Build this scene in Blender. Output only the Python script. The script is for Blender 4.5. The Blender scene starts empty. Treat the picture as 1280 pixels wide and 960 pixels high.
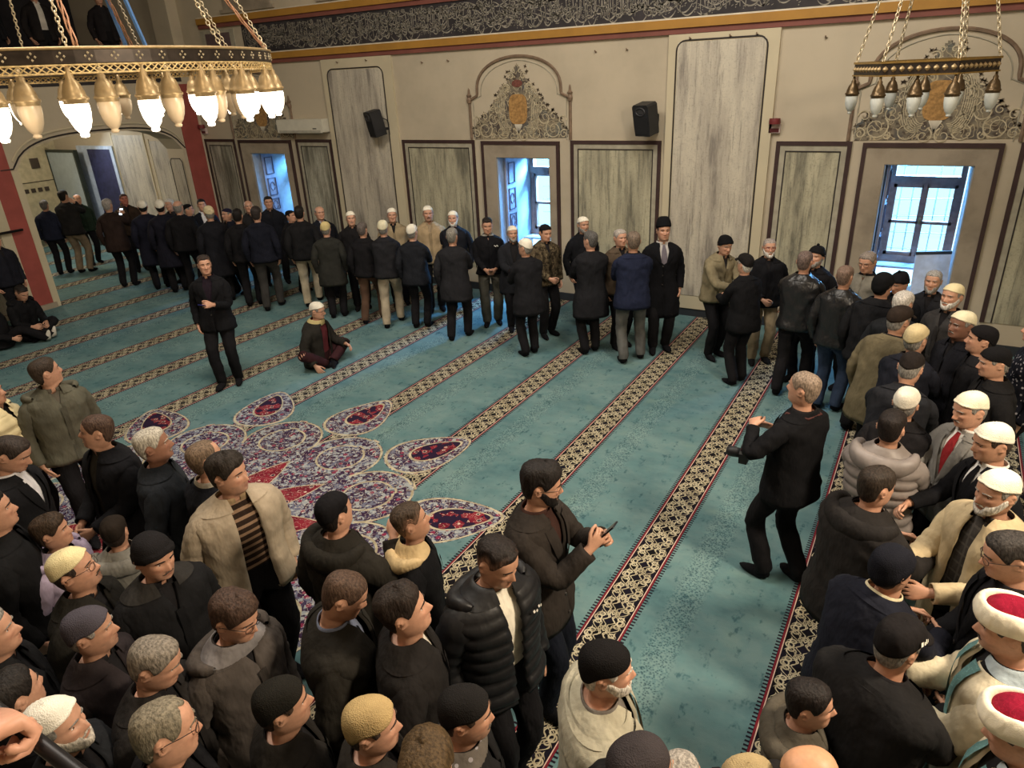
import bpy, bmesh, math, random
import numpy as np
from mathutils import Vector, Matrix, noise
PI = math.pi
rnd = random.Random(7)
SC = bpy.context.scene
COL = SC.collection
# ---------------------------------------------------------------- camera, light, exposure
cam = bpy.data.objects.new('camera', bpy.data.cameras.new('camera')); COL.objects.link(cam)
cam.data.sensor_width = 36.0; cam.data.lens = 24.463
cam.data.clip_start = 0.05; cam.data.clip_end = 200
CR = (0.86154419, 0.50563258, -0.04557749)      # right
CD = (0.17080726, -0.37323369, -0.911878)       # down
CF = (-0.47808628, 0.77783823, -0.40792304)     # forward
cam.matrix_world = Matrix(((CR[0], -CD[0], -CF[0], 0), (CR[1], -CD[1], -CF[1], 0), (CR[2], -CD[2], -CF[2], 3.7), (0, 0, 0, 1)))
SC.camera = cam
SC.view_settings.view_transform = 'Standard'; SC.view_settings.look = 'None'
SC.view_settings.exposure = 0.12; SC.view_settings.gamma = 1.0; SC.view_settings.use_curve_mapping = False
W = bpy.data.worlds.new('daylight_sky'); SC.world = W; W.use_nodes = True
W.node_tree.nodes['Background'].inputs[0].default_value = (0.55, 0.86, 1.0, 1)
W.node_tree.nodes['Background'].inputs[1].default_value = 1.9

def light(name, kind, loc, energy, color, size=0.1, target=None, spread=None):
    d = bpy.data.lights.new(name, kind); d.energy = energy; d.color = color
    if kind == 'AREA':
        d.shape = 'DISK'; d.size = size
        if spread: d.spread = spread
    else: d.shadow_soft_size = size
    o = bpy.data.objects.new(name, d); COL.objects.link(o); o.location = loc
    if target is not None:
        o.rotation_euler = (Vector(target) - Vector(loc)).to_track_quat('-Z', 'Y').to_euler()
    return o
WARM = (1.0, 0.83, 0.62)
# the hall's other chandeliers, hung out of frame above and behind the gallery
light('hall_chandelier_light', 'AREA', (2.35, 3.2, 4.9), 300, WARM, .8, (-1.6, 2.0, 1.2))
light('gallery_front_light', 'AREA', (-1.0, .2, 7.0), 70, WARM, 1.4, (-1.2, 2.4, 0.6))
light('dome_chandelier_light', 'AREA', (-5.5, 3.4, 8.2), 430, (1.0, 0.91, 0.79), 3.0, (-5.3, 4.6, 0))
light('side_chandelier_light', 'AREA', (-1.5, 6.2, 7.6), 210, (1.0, 0.92, 0.82), 2.0, (-2.5, 8.6, .8))
light('side_room_lamp', 'POINT', (-17.6, 7.9, 3.45), 130, (1.0, .88, .7), .15)
# daylight from outside each window
for wx, e in ((-12.25, 560), (-6.08, 1700), (-0.14, 1000)):
    light('window_daylight', 'AREA', (wx + .25, 12.35, 2.75), e, (0.2, 0.52, 1.0), 0.9, (wx - .1, 9.6, 0.0))
light('side_room_cool_light', 'AREA', (-18.3, 9.7, 2.9), 25, (0.7, 0.85, 1.0), 0.8, (-16.5, 9.0, 0.8))  # cool lamp placed inside the side room, in front of the solid door

# ---------------------------------------------------------------- helpers
def link(o, parent=None, label=None, cat=None, group=None, kind=None):
    if o.name not in COL.objects: COL.objects.link(o)
    if parent is not None: o.parent = parent
    if label: o['label'] = label
    if cat: o['category'] = cat
    if group: o['group'] = group
    if kind: o['kind'] = kind
    return o
def empty(name, loc=(0, 0, 0), rz=0.0, **k):
    o = bpy.data.objects.new(name, None); o.location = loc; o.rotation_euler = (0, 0, rz); o.empty_display_size = .1
    return link(o, **k)
def mesh(name, v, f, mat, parent=None, smooth=True, cols=None, fix=False, **k):
    me = bpy.data.meshes.new(name); me.from_pydata([tuple(map(float, p)) for p in v], [], f)
    if fix:
        b = bmesh.new(); b.from_mesh(me); bmesh.ops.recalc_face_normals(b, faces=b.faces[:]); b.to_mesh(me); b.free()
    for m in (mat if isinstance(mat, (list, tuple)) else [mat]): me.materials.append(m)
    if smooth: me.polygons.foreach_set('use_smooth', [True] * len(me.polygons))
    if cols is not None:
        a = me.color_attributes.new('Col', 'FLOAT_COLOR', 'POINT')
        c = np.ones((len(v), 4), np.float32); c[:, :3] = np.asarray(cols); a.data.foreach_set('color', c.ravel())
    me.update()
    return link(bpy.data.objects.new(name, me), parent, **k)
class MB:
    def __init__(s): s.v = []; s.f = []
    def add(s, v, f):
        n = len(s.v); s.v += [tuple(p) for p in v]; s.f += [tuple(i + n for i in q) for q in f]; return s
    def box(s, x0, x1, y0, y1, z0, z1):
        return s.add([(x0, y0, z0), (x1, y0, z0), (x1, y1, z0), (x0, y1, z0), (x0, y0, z1), (x1, y0, z1), (x1, y1, z1), (x0, y1, z1)],
                     [(0, 3, 2, 1), (4, 5, 6, 7), (0, 1, 5, 4), (1, 2, 6, 5), (2, 3, 7, 6), (3, 0, 4, 7)])
    def tube(s, pts, r, n=8, closed=False, cap=True):
        P = [Vector(p) for p in pts]; m = len(P); rr = r if isinstance(r, (list, tuple)) else [r] * m
        v = []; u = None
        for i in range(m):
            t = (P[(i + 1) % m] - P[i - 1]) if closed else (P[min(i + 1, m - 1)] - P[max(i - 1, 0)])
            t.normalize()
            if u is None:
                u = t.orthogonal().normalized()
            else:
                u = (u - t * u.dot(t)); u = u.normalized() if u.length > 1e-6 else t.orthogonal().normalized()
            w = t.cross(u)
            v += [P[i] + (u * math.cos(2 * PI * k / n) + w * math.sin(2 * PI * k / n)) * rr[i] for k in range(n)]
        f = []
        for i in range(m if closed else m - 1):
            a = i * n; b = ((i + 1) % m) * n
            f += [(a + k, a + (k + 1) % n, b + (k + 1) % n, b + k) for k in range(n)]
        if cap and not closed: f += [tuple(range(n))[::-1], tuple((m - 1) * n + k for k in range(n))]
        return s.add(v, f)
    def lathe(s, prof, loc=(0, 0, 0), n=20):
        v = []; f = []
        for (r, z) in prof:
            v += [(loc[0] + r * math.cos(2 * PI * k / n), loc[1] + r * math.sin(2 * PI * k / n), loc[2] + z) for k in range(n)]
        for i in range(len(prof) - 1):
            f += [(i * n + k, i * n + (k + 1) % n, (i + 1) * n + (k + 1) % n, (i + 1) * n + k) for k in range(n)]
        return s.add(v, f)
    def ribbon(s, pts, wid, y):     # flat pen stroke in the x-z plane
        m = len(pts); v = []
        for i in range(m):
            a = pts[max(i - 1, 0)]; b = pts[min(i + 1, m - 1)]
            dx, dz = b[0] - a[0], b[1] - a[1]; l = math.hypot(dx, dz) or 1
            w = (wid[i] if isinstance(wid, (list, tuple)) else wid) / 2
            v += [(pts[i][0] - dz / l * w, y, pts[i][1] + dx / l * w), (pts[i][0] + dz / l * w, y, pts[i][1] - dx / l * w)]
        return s.add(v, [(2 * i, 2 * i + 1, 2 * i + 3, 2 * i + 2) for i in range(m - 1)])
    def prism(s, poly, y0, y1):     # polygon in x-z extruded along y
        n = len(poly)
        v = [(x, y0, z) for x, z in poly] + [(x, y1, z) for x, z in poly]
        return s.add(v, [tuple(range(n)), tuple(range(n, 2 * n))[::-1]] + [(k, (k + 1) % n, n + (k + 1) % n, n + k) for k in range(n)])
    def build(s, name, mat, parent=None, smooth=False, fix=False, **k):
        return mesh(name, s.v, s.f, mat, parent, smooth, None, fix, **k)

class X:      # node-math expression
    T = None
    def __init__(s, sock): s.s = sock
    @staticmethod
    def op(o, *a, clamp=False):
        n = X.T.nodes.new('ShaderNodeMath'); n.operation = o; n.use_clamp = clamp
        for i, q in enumerate(a):
            if isinstance(q, X): X.T.links.new(q.s, n.inputs[i])
            else: n.inputs[i].default_value = float(q)
        return X(n.outputs[0])
    def __add__(s, o): return X.op('ADD', s, o)
    __radd__ = __add__
    def __sub__(s, o): return X.op('SUBTRACT', s, o)
    def __rsub__(s, o): return X.op('SUBTRACT', o, s)
    def __mul__(s, o): return X.op('MULTIPLY', s, o)
    __rmul__ = __mul__
    def __truediv__(s, o): return X.op('DIVIDE', s, o)
    def __lt__(s, o): return X.op('LESS_THAN', s, o)
    def __gt__(s, o): return X.op('GREATER_THAN', s, o)
    def sin(s): return X.op('SINE', s)
    def cos(s): return X.op('COSINE', s)
    def abs(s): return X.op('ABSOLUTE', s)
    def mod(s, p): return X.op('FLOORED_MODULO', s, p)
    def max(s, o): return X.op('MAXIMUM', s, o)
    def min(s, o): return X.op('MINIMUM', s, o)
    def sqrt(s): return X.op('SQRT', s)
    def pow(s, p): return X.op('POWER', s, p)
    def step(s, lo, hi):   # smooth 0..1 between lo and hi
        n = X.T.nodes.new('ShaderNodeMapRange'); n.interpolation_type = 'SMOOTHSTEP'
        X.T.links.new(s.s, n.inputs[0]); n.inputs[1].default_value = lo; n.inputs[2].default_value = hi
        return X(n.outputs[0])
def mix(a, b, f):
    n = X.T.nodes.new('ShaderNodeMix'); n.data_type = 'RGBA'
    for i, q in ((6, a), (7, b)):
        if isinstance(q, X): X.T.links.new(q.s, n.inputs[i])
        else: n.inputs[i].default_value = (*q, 1)
    if isinstance(f, X): X.T.links.new(f.s, n.inputs[0])
    else: n.inputs[0].default_value = f
    return X(n.outputs[2])
def tex_noise(vec, scale, detail=3, rough=.55, color=False):
    n = X.T.nodes.new('ShaderNodeTexNoise'); n.inputs['Scale'].default_value = scale
    n.inputs['Detail'].default_value = detail; n.inputs['Roughness'].default_value = rough
    X.T.links.new(vec.s, n.inputs['Vector']); return X(n.outputs['Color' if color else 'Fac'])
def tex_voro(vec, scale, out='Distance', feat='F1'):
    n = X.T.nodes.new('ShaderNodeTexVoronoi'); n.feature = feat; n.inputs['Scale'].default_value = scale
    X.T.links.new(vec.s, n.inputs['Vector']); return X(n.outputs[out])
def position(kind='P'):
    if kind == 'P': return X(X.T.nodes.new('ShaderNodeNewGeometry').outputs['Position'])
    return X(X.T.nodes.new('ShaderNodeTexCoord').outputs['Object'])
def scaled(v, sx, sy, sz):
    n = X.T.nodes.new('ShaderNodeMapping'); n.inputs['Scale'].default_value = (sx, sy, sz)
    X.T.links.new(v.s, n.inputs['Vector']); return X(n.outputs[0])
def split(v):
    n = X.T.nodes.new('ShaderNodeSeparateXYZ'); X.T.links.new(v.s, n.inputs[0]); return [X(o) for o in n.outputs]
MATS = {}
def newmat(name, rough=.6, metal=0.0, spec=.5):
    m = bpy.data.materials.new(name); m.use_nodes = True; X.T = m.node_tree
    b = X.T.nodes['Principled BSDF']; b.inputs['Roughness'].default_value = rough; b.inputs['Metallic'].default_value = metal
    b.inputs['Specular IOR Level'].default_value = spec
    return m, b
def setcol(b, c):
    X.T.links.new(c.s, b.inputs['Base Color'])
def bump(b, h, strength=.3, dist=.01):
    n = X.T.nodes.new('ShaderNodeBump'); n.inputs['Strength'].default_value = strength; n.inputs['Distance'].default_value = dist
    X.T.links.new(h.s, n.inputs['Height']); X.T.links.new(n.outputs[0], b.inputs['Normal'])
def plain(name, c, rough=.6, metal=0.0, var=.12, scale=9.0, spec=.4, bmp=0.0):
    if name in MATS: return MATS[name]
    m, b = newmat(name, rough, metal, spec)
    n = tex_noise(position('O'), scale)
    setcol(b, mix([x * (1 - var) for x in c], [min(1, x * (1 + var)) for x in c], n.step(.3, .7)))
    if bmp: bump(b, tex_noise(position('O'), scale * 8), bmp, .004)
    MATS[name] = m; return m
def srgb(r, g, b):
    return tuple((x / 255 / 12.92 if x / 255 <= .04045 else ((x / 255 + .055) / 1.055) ** 2.4) for x in (r, g, b))
# ---------------------------------------------------------------- setting: materials
def m_carpet():
    m, b = newmat('carpet_pile', .95, spec=.1)
    P = position(); x, y, z = split(P)
    n1 = tex_noise(scaled(P, 1, 1.6, 1), 1.1, 5, .65); n2 = tex_noise(P, 7, 3, .6)
    fl = tex_noise(scaled(P, 3.2, 2.0, 1), 3.3, 3, .7)
    base = mix(srgb(76, 107, 112), srgb(110, 136, 135), n1.step(.3, .68))
    base = mix(base, srgb(92, 126, 128), n2.step(.42, .62) * .5)
    base = mix(base, srgb(46, 80, 88), fl.step(.56, .70) * .75)
    base = mix(base, srgb(118, 140, 128), tex_noise(P, 2.1, 2).step(.6, .75) * .35)
    v = (x + (.25 + .64)).mod(1.28) - .64
    av = v.abs()
    # speckled band half-way between the rows
    dv = ((x + (.25 + .64 - .43)).mod(1.28) - .64).abs()
    sp = tex_voro(P, 62.0)
    dm = (1 - dv.step(.07, .15))
    base = mix(base, srgb(28, 48, 62), (sp < .34) * dm * .62)
    base = mix(base, srgb(140, 164, 158), (sp > .62) * dm * .28)
    # ornamental row border
    p = .36
    a = y * (2 * PI / p)
    band = mix(srgb(18, 16, 18), srgb(24, 22, 32), tex_noise(P, 5).step(.4, .6))
    sa, sb = a.sin(), (a + 1.5708).sin()
    s1 = (v - .098 * sa).abs(); s2 = (v + .098 * sa).abs()
    def fold(ph, per): return ((y + ph).mod(per) - per / 2).abs()
    def ringd(yy, vv, r, kx=1.0): return ((yy * yy * kx + vv * vv).sqrt() - r).abs()
    c2, c4 = (a * 2.0).cos(), (a * 4.0 + .9).sin()
    l2 = (av - .058 - .040 * (a * 2.0 + .6).sin()).abs()
    l3 = (av - .052 + .030 * c2 - .016 * c4).abs()
    l4 = (av - .100 - .014 * (a * 4.0).sin()).abs() + (.004 * (1 + c4))
    ln = (s1.min(s2) + .001).min(l2 + .0005).min(l3 + .001).min(l4)
    ln = ln.min(ringd(fold(0, p / 2), av - .088, .026)).min((fold(p / 4, p / 2) + v.abs() * 1.3 - .026).abs() * .7)
    ln = ln.min(ringd(fold(p / 4, p / 2) - .05, av - .072, .019)).min((v.abs() - .026 - .018 * (a * 4.0 + 2.2).sin()).abs() + .001)
    wd = tex_noise(P, 30, 1) * .004
    ln = ln - wd
    cream = mix(srgb(190, 180, 152), srgb(160, 150, 124), tex_noise(P, 9).step(.4, .6))
    band = mix(band, cream, 1 - ln.step(.0014, .0052))
    col = mix(base, band, av < .126)
    ser = (y * (2 * PI / .032)).sin()
    edge = (av > .126) * (av < (.150 + .028 * (ser > .1)))
    col = mix(col, srgb(30, 24, 34), edge)
    col = mix(col, srgb(112, 34, 44), (av > .134) * (av < .148))
    col = mix(col, srgb(206, 176, 162), (av > .126) * (av < .133))
    # medallion under the great chandelier
    cx, cy = x + 5.5, y - 2.95
    r = (cx * cx + cy * cy).sqrt(); th = X.op('ARCTAN2', cx, cy)
    q = PI / 6
    ph = (th + q / 2).mod(q) - q / 2
    ps = th.mod(q) - q / 2
    # floral filling
    vo = tex_voro(P, 13.0); vc = split(tex_voro(P, 13.0, 'Color'))[0]; v2 = tex_voro(P, 30.0); c2 = split(tex_voro(P, 30.0, 'Color'))[0]
    swirl = (tex_noise(P, 8.0, 2) * 24.0).sin().abs()
    flo = mix(srgb(104, 106, 124), srgb(66, 56, 82), vc > .5)
    flo = mix(flo, srgb(58, 38, 62), (c2 > .62))
    flo = mix(flo, srgb(150, 156, 158), (c2 < .22))
    flo = mix(flo, srgb(128, 44, 72), (vo < .30) * (vc > .42))
    flo = mix(flo, srgb(198, 186, 176), (v2 < .13))
    flo = mix(flo, srgb(196, 188, 172), 1 - swirl.step(.10, .2))
    red = mix(srgb(104, 26, 40), srgb(132, 40, 52), n2.step(.4, .6))
    red = mix(red, srgb(36, 30, 52), (vo < .22) * (vc < .5)); red = mix(red, srgb(206, 186, 168), (vo > .24) * (vo < .30) * (vc < .75))
    red = mix(red, srgb(196, 180, 164), 1 - swirl.step(.06, .12))
    # pendants at 30 degree steps, lobes between them
    pl = r * ph.cos() - 2.52; pw = r * ph.sin()
    pd = ((pl / .5) * (pl / .5) + (pw / (.34 - .28 * pl)) * (pw / (.34 - .28 * pl))).sqrt()
    qd = (((pl - .08) / .30) * ((pl - .08) / .30) + (pw / (.17 - .2 * pl)) * (pw / (.17 - .2 * pl))).sqrt()
    ll = r * ps.cos() - 1.72; lw = r * ps.sin()
    ld = ((ll / .46) * (ll / .46) + (lw / .46) * (lw / .46)).sqrt()
    ld = ld - (lw.abs() < .05) * (ll > 0) * .06
    pcol = mix(flo, mix(red, srgb(40, 28, 50), (vc > .45)), qd < 1)
    pcol = mix(pcol, cream, (qd - 1).abs() < .05)
    pcol = mix(pcol, cream, (pd - .95).abs() < .03)
    col = mix(col, pcol, pd < 1)
    star = .70 + .66 * (1 - ph.abs() / (q / 2))
    core = mix(flo, red, r < star)
    core = mix(core, cream, (r - star).abs() < .016)
    core = mix(core, cream, ((ld - .55).abs() < .025) * (r > star))
    lob = (ld < 1).max(r < 1.62)
    core = mix(core, cream, ((ld - .96).abs() < .025) * (r > 1.62))
    col = mix(col, core, lob)
    setcol(b, col)
    bump(b, tex_noise(P, 180, 2), .35, .004)
    return m
def m_marble(name, c0, c1, c2, diag=0.0):
    m, b = newmat(name, .5, spec=.3)
    P = position()
    n = X.T.nodes.new('ShaderNodeMapping'); n.inputs['Rotation'].default_value = (0, diag, 0); n.inputs['Scale'].default_value = (2.3, 2.3, .34)
    X.T.links.new(P.s, n.inputs['Vector']); Q = X(n.outputs[0])
    a = tex_noise(Q, 2.2, 5, .62); d = tex_noise(scaled(P, 5, 5, .7), 3.0, 4, .7); e = tex_noise(P, 6, 4, .7); g = tex_noise(P, 42, 2, .7)
    c = mix(c0, c1, a.step(.36, .62)); c = mix(c, c2, a.step(.56, .70) * .75)
    c = mix(c, c2, d.step(.57, .72) * .6); c = mix(c, c1, e.step(.5, .7) * .45)
    c = mix(c, c2, g.step(.52, .72) * .34); k = tex_noise(scaled(P, 9, 9, .55), 2.2, 5, .75); c = mix(c, c2, k.step(.53, .66) * .55); c = mix(c, c0, k.step(.5, .36) * .3)
    setcol(b, c); return m
def m_plaster(name, c, dirt=.25, sc=.8):
    m, b = newmat(name, .85, spec=.2)
    P = position(); a = tex_noise(P, sc, 5, .6); e = tex_noise(P, sc * 7, 4, .6)
    k = mix(c, [q * (1 - dirt) for q in c], a.step(.42, .72)); k = mix(k, [q * (1 - dirt * .6) for q in c], e.step(.55, .8) * .5)
    setcol(b, k); bump(b, e, .08, .01); return m
M_CARPET = m_carpet()
M_WALL = m_plaster('painted_plaster', srgb(188, 176, 154), .16)
M_STRIP = m_plaster('pale_plaster', srgb(196, 185, 158), .1)
M_MARB = m_marble('marbled_paint', srgb(186, 180, 154), srgb(154, 149, 128), srgb(88, 86, 76))
M_MARBT = m_marble('tall_marbled_paint', srgb(198, 190, 172), srgb(172, 164, 150), srgb(112, 106, 100))
M_MARBD = m_marble('diagonal_marbled_paint', srgb(182, 180, 164), srgb(124, 122, 108), srgb(80, 78, 70), .7)
M_DARK = plain('dark_brown_paint', srgb(58, 40, 38), .6)
M_LINE = plain('black_line_paint', srgb(40, 34, 32), .6)
M_GREYP = plain('grey_band_paint', srgb(160, 154, 136), .7)
M_STONE = m_plaster('stone_surround', srgb(158, 146, 128), .3, 2.2)
M_OCHRE = plain('ochre_paint', srgb(164, 120, 50), .6, var=.08, scale=3)
M_MAROON = plain('maroon_paint', srgb(122, 72, 62), .65, var=.1, scale=3)
M_RED = plain('red_border_paint', srgb(150, 74, 66), .7, var=.1, scale=4)
M_WHITE = plain('white_line_paint', srgb(204, 196, 178), .6, var=.08)
M_FRIEZE = plain('charcoal_frieze_paint', srgb(46, 42, 44), .7, var=.3, scale=4)
M_INK = plain('faded_cream_ink', srgb(140, 134, 122), .7, var=.3, scale=14)
M_WOODW = plain('brown_window_wood', srgb(136, 106, 94), .5, var=.2, scale=12)
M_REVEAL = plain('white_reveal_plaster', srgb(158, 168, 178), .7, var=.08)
M_TAUPE = plain('taupe_moulding_paint', srgb(120, 100, 82), .6, var=.2)
M_BASE = plain('dark_skirting_paint', srgb(44, 48, 54), .6)
def m_glass():
    m, b = newmat('window_glass', .02); T = X.T
    o = T.nodes['Material Output']; tr = T.nodes.new('ShaderNodeBsdfTransparent'); tr.inputs[0].default_value = (.86, .95, .98, 1)
    gl = T.nodes.new('ShaderNodeBsdfGlossy'); gl.inputs['Roughness'].default_value = .03
    mx = T.nodes.new('ShaderNodeMixShader'); mx.inputs[0].default_value = .06
    T.links.new(tr.outputs[0], mx.inputs[1]); T.links.new(gl.outputs[0], mx.inputs[2]); T.links.new(mx.outputs[0], o.inputs[0]); return m
M_GLASS = m_glass()
# ---------------------------------------------------------------- setting: shell
YW = 10.6
def struct(mb, name, mat, **k): return mb.build(name, mat, kind='structure', **k)
struct(MB().box(-21, 3.2, -3.2, YW, -.2, 0), 'floor', M_CARPET)
struct(MB().box(-21, 3.2, -3.2, 12, 13.0, 9.7), 'ceiling', M_WALL)
struct(MB().box(3.0, 3.2, -3.2, 12, 0, 13.0), 'wall_right', M_WALL)
struct(MB().box(-21, 3.2, -3.4, -3.2, 0, 13.0), 'wall_front', M_WALL)
WIN = [(-12.75, -11.73), (-6.59, -5.57), (-.64, .36)]; WZ0, WZ1, WY2 = .5, 2.39, 11.75
bw = MB(); xs = -21.0
for a, c in WIN:
    bw.box(xs, a, YW, WY2 + .1, 0, 13.0); bw.box(a, c, YW, WY2 + .1, 0, WZ0); bw.box(a, c, YW, WY2 + .1, WZ1, 13.0); xs = c
bw.box(xs, 3.2, YW, WY2 + .1, 0, 13.0)
struct(bw, 'wall_back', M_WALL)
struct(MB().box(-14.0, 3.0, YW - .03, YW, 0, .13), 'baseboard_back', M_BASE)
tn = [0]
def trim(mb, mat, **k):
    tn[0] += 1; return struct(mb, 'trim_%d' % tn[0], mat, **k)
def panel(x0, x1, z0, z1, mat, inner=True):
    y = YW
    trim(MB().box(x0, x1, y - .012, y, z0, z1), mat)
    w = .055
    trim(MB().box(x0, x1, y - .028, y - .012, z1 - w, z1).box(x0, x0 + w, y - .028, y - .012, z0, z1 - w).box(x1 - w, x1, y - .028, y - .012, z0, z1 - w), M_DARK)
    a0, a1, zt = x0 + w, x1 - w, z1 - w; g = .085
    trim(MB().box(a0, a1, y - .017, y - .012, zt - g, zt).box(a0, a0 + g, y - .017, y - .012, z0, zt - g).box(a1 - g, a1, y - .017, y - .012, z0, zt - g), M_GREYP)
    b0, b1, zb = a0 + g, a1 - g, zt - g; l = .016
    trim(MB().box(b0 - l, b1 + l, y - .02, y - .012, zb, zb + l).box(b0 - l, b0, y - .02, y - .012, z0, zb).box(b1, b1 + l, y - .02, y - .012, z0, zb), M_LINE)
PZ0, PZ1 = .42, 2.67
panel(-14.19, -13.2, PZ0, PZ1, M_MARBD); panel(-11.36, -10.38, PZ0, PZ1, M_MARBD)
panel(-8.61, -7.02, PZ0, PZ1, M_MARB); panel(-5.18, -3.67, PZ0, PZ1, M_MARB)
panel(-2.02, -1.06, PZ0, PZ1, M_MARB); panel(.78, 1.9, PZ0, PZ1, M_MARB)
def tall(x0, x1, p0, p1, ztop):
    trim(MB().box(p0, p1, YW - .05, YW, .13, 4.08), M_STRIP)
    y = YW - .05
    trim(MB().box(x0 + .02, x1 - .02, y - .008, y, .35, ztop - .02), M_MARBT)
    R = .13; pts = [(x0, y - .006, .35), (x0, y - .006, ztop - R)]
    for k in range(1, 6): pts.append((x0 + R - R * math.cos(k * PI / 10), y - .006, ztop - R + R * math.sin(k * PI / 10)))
    for k in range(0, 6): pts.append((x1 - R + R * math.sin(k * PI / 10), y - .006, ztop - R + R * math.cos(k * PI / 10)))
    pts.append((x1, y - .006, .35))
    trim(MB().tube(pts, .011, 6), M_LINE)
tall(-10.2, -8.86, -10.33, -8.66, 3.91); tall(-3.49, -2.25, -3.61, -2.1, 4.0)
# cornice and calligraphy frieze
fx0, fx1 = -12.35, 3.0
def cornice(z, tail=''):
    trim(MB().box(-13.6, fx1, YW - .045, YW, z, z + .075), M_MAROON)
    trim(MB().box(-13.6, fx1, YW - .075, YW, z + .075, z + .185), M_OCHRE)
    trim(MB().box(-13.6, fx1, YW - .06, YW, z + .185, z + .205), M_WHITE)
cornice(4.085); cornice(4.80)
trim(MB().box(fx0, fx1, YW - .02, YW, 4.29, 4.80), M_FRIEZE)
trim(MB().box(-13.6, -12.6, YW - .02, YW, 4.33, 4.76), M_GREYP)
trim(MB().box(-13.45, -12.72, YW - .03, YW - .02, 4.4, 4.70), plain('mauve_paint', srgb(96, 78, 78), .7))
def calligraphy():
    mb = MB(); r = random.Random(3); x = fx0 + .05
    def st(p, w): mb.ribbon(p, w, YW - .024)
    while x < 2.9:
        z0 = 4.32 + r.random() * .08 + (.16 if r.random() < .35 else 0); k = r.random()
        if k < .5:                                       # tall verticals
            h = min(.18 + r.random() * .25, 4.75 - z0 - .03); lean = r.uniform(-.03, .02)
            st([(x + lean * t, z0 + .03 + h * t) for t in (0, .25, .5, .75, 1)], [.006, .010, .011, .012, .015])
            if r.random() < .5:
                st([(x - .012, z0 + .03 + h), (x + lean - .03, z0 + h)], .01)
        if k > .3:                                       # bowls
            w = .10 + r.random() * .16; d = .05 + r.random() * .06; zc = z0 + r.random() * .22
            st([(x + w * t, zc - d * math.sin(PI * t) ** .8 + .03 * t) for t in [i / 9 for i in range(10)]], [.006 + .013 * math.sin(PI * i / 9) for i in range(10)])
        if k > .62:                                      # loops
            rr = .022 + r.random() * .016; zc = min(z0 + .05 + r.random() * .28, 4.74); xo = x + r.random() * .08
            st([(xo + rr * math.cos(t), zc + rr * math.sin(t) * .8) for t in [i * .55 for i in range(12)]], .009)
        if k > .8:                                       # long sweeps
            w = .35 + r.random() * .3; zc = min(z0 + .08 + r.random() * .25, 4.71)
            st([(x + w * t, zc + .05 * math.sin(t * 5 + k * 9)) for t in [i / 11 for i in range(12)]], [.004 + .014 * math.sin(PI * i / 11) for i in range(12)])
        for _ in range(2):                               # vowel marks
            xm, zm = x + r.uniform(-.05, .08), 4.34 + r.random() * .4; s = .025
            st([(xm, zm), (xm + s, zm + .014)], .007)
            if r.random() < .4: st([(xm, zm - .02), (xm + .008, zm - .028)], .012)
        x += .014 + r.random() * .018
    return trim(mb, M_INK)
calligraphy()
# hooks under the cornice
for hx in (-8.0, -7.45, -4.75, -4.25, -1.55, -3.3, -2.75, -2.4, -9.9, -9.2):
    y = YW - (.05 if -3.61 < hx < -2.1 or -10.33 < hx < -8.66 else 0)
    z = 4.02 if y < YW else 3.93
    MB().tube([(hx, y + .005, z), (hx, y - .035, z), (hx, y - .04, z + .02)], .009, 6).lathe([(0, -.001), (.02, -.001), (.02, .001), (0, .001)], (hx, y - .012, z), 8).build(
        'wall_hook', M_TAUPE, label='small brown curtain hook on the wall just below the ochre cornice', cat='hook', group='hooks below the cornice')
# ---------------------------------------------------------------- windows of the back wall
def arc_pts(x0, x1, zs, zt, n=24):
    c = (x0 + x1) / 2; w = (x1 - x0) / 2
    P = [(x0, 2.68), (x0, zs)]
    s = w * .17
    P += [(x0 + s * .4, zs + .03), (x0 + s * .95, zs + .07), (x0 + s, zs + .12)]
    b = zs + .14
    for k in range(n + 1):
        a = PI - PI * k / n; P.append((c + (w - s) * math.cos(a), b + (zt - b) * math.sin(a) ** .85))
    P += [(x1 - s, zs + .12), (x1 - s * .95, zs + .07), (x1 - s * .4, zs + .03), (x1, zs), (x1, 2.68)]
    return P
def m_crestback():
    if 'crestback' in MATS: return MATS['crestback']
    m, b = newmat('crest_painted_ornament', .85, spec=.2); P = position()
    n = tex_noise(scaled(P, 1, 1, 1), 3.4, 2); sw = (n * 34.0).sin().abs(); v = tex_voro(P, 15.0)
    c = mix(srgb(134, 124, 104), srgb(92, 86, 80), tex_noise(P, 5, 3).step(.4, .62)); c = mix(c, srgb(72, 60, 52), tex_noise(P, 14, 3).step(.54, .64) * .8)
    c = mix(c, srgb(176, 162, 132), 1 - sw.step(.10, .34)); c = mix(c, srgb(84, 96, 98), tex_noise(P, 3, 2).step(.58, .66) * .5)
    c = mix(c, srgb(190, 178, 150), (v < .13) * .8)
    setcol(b, c); MATS['crestback'] = m; return m
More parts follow.
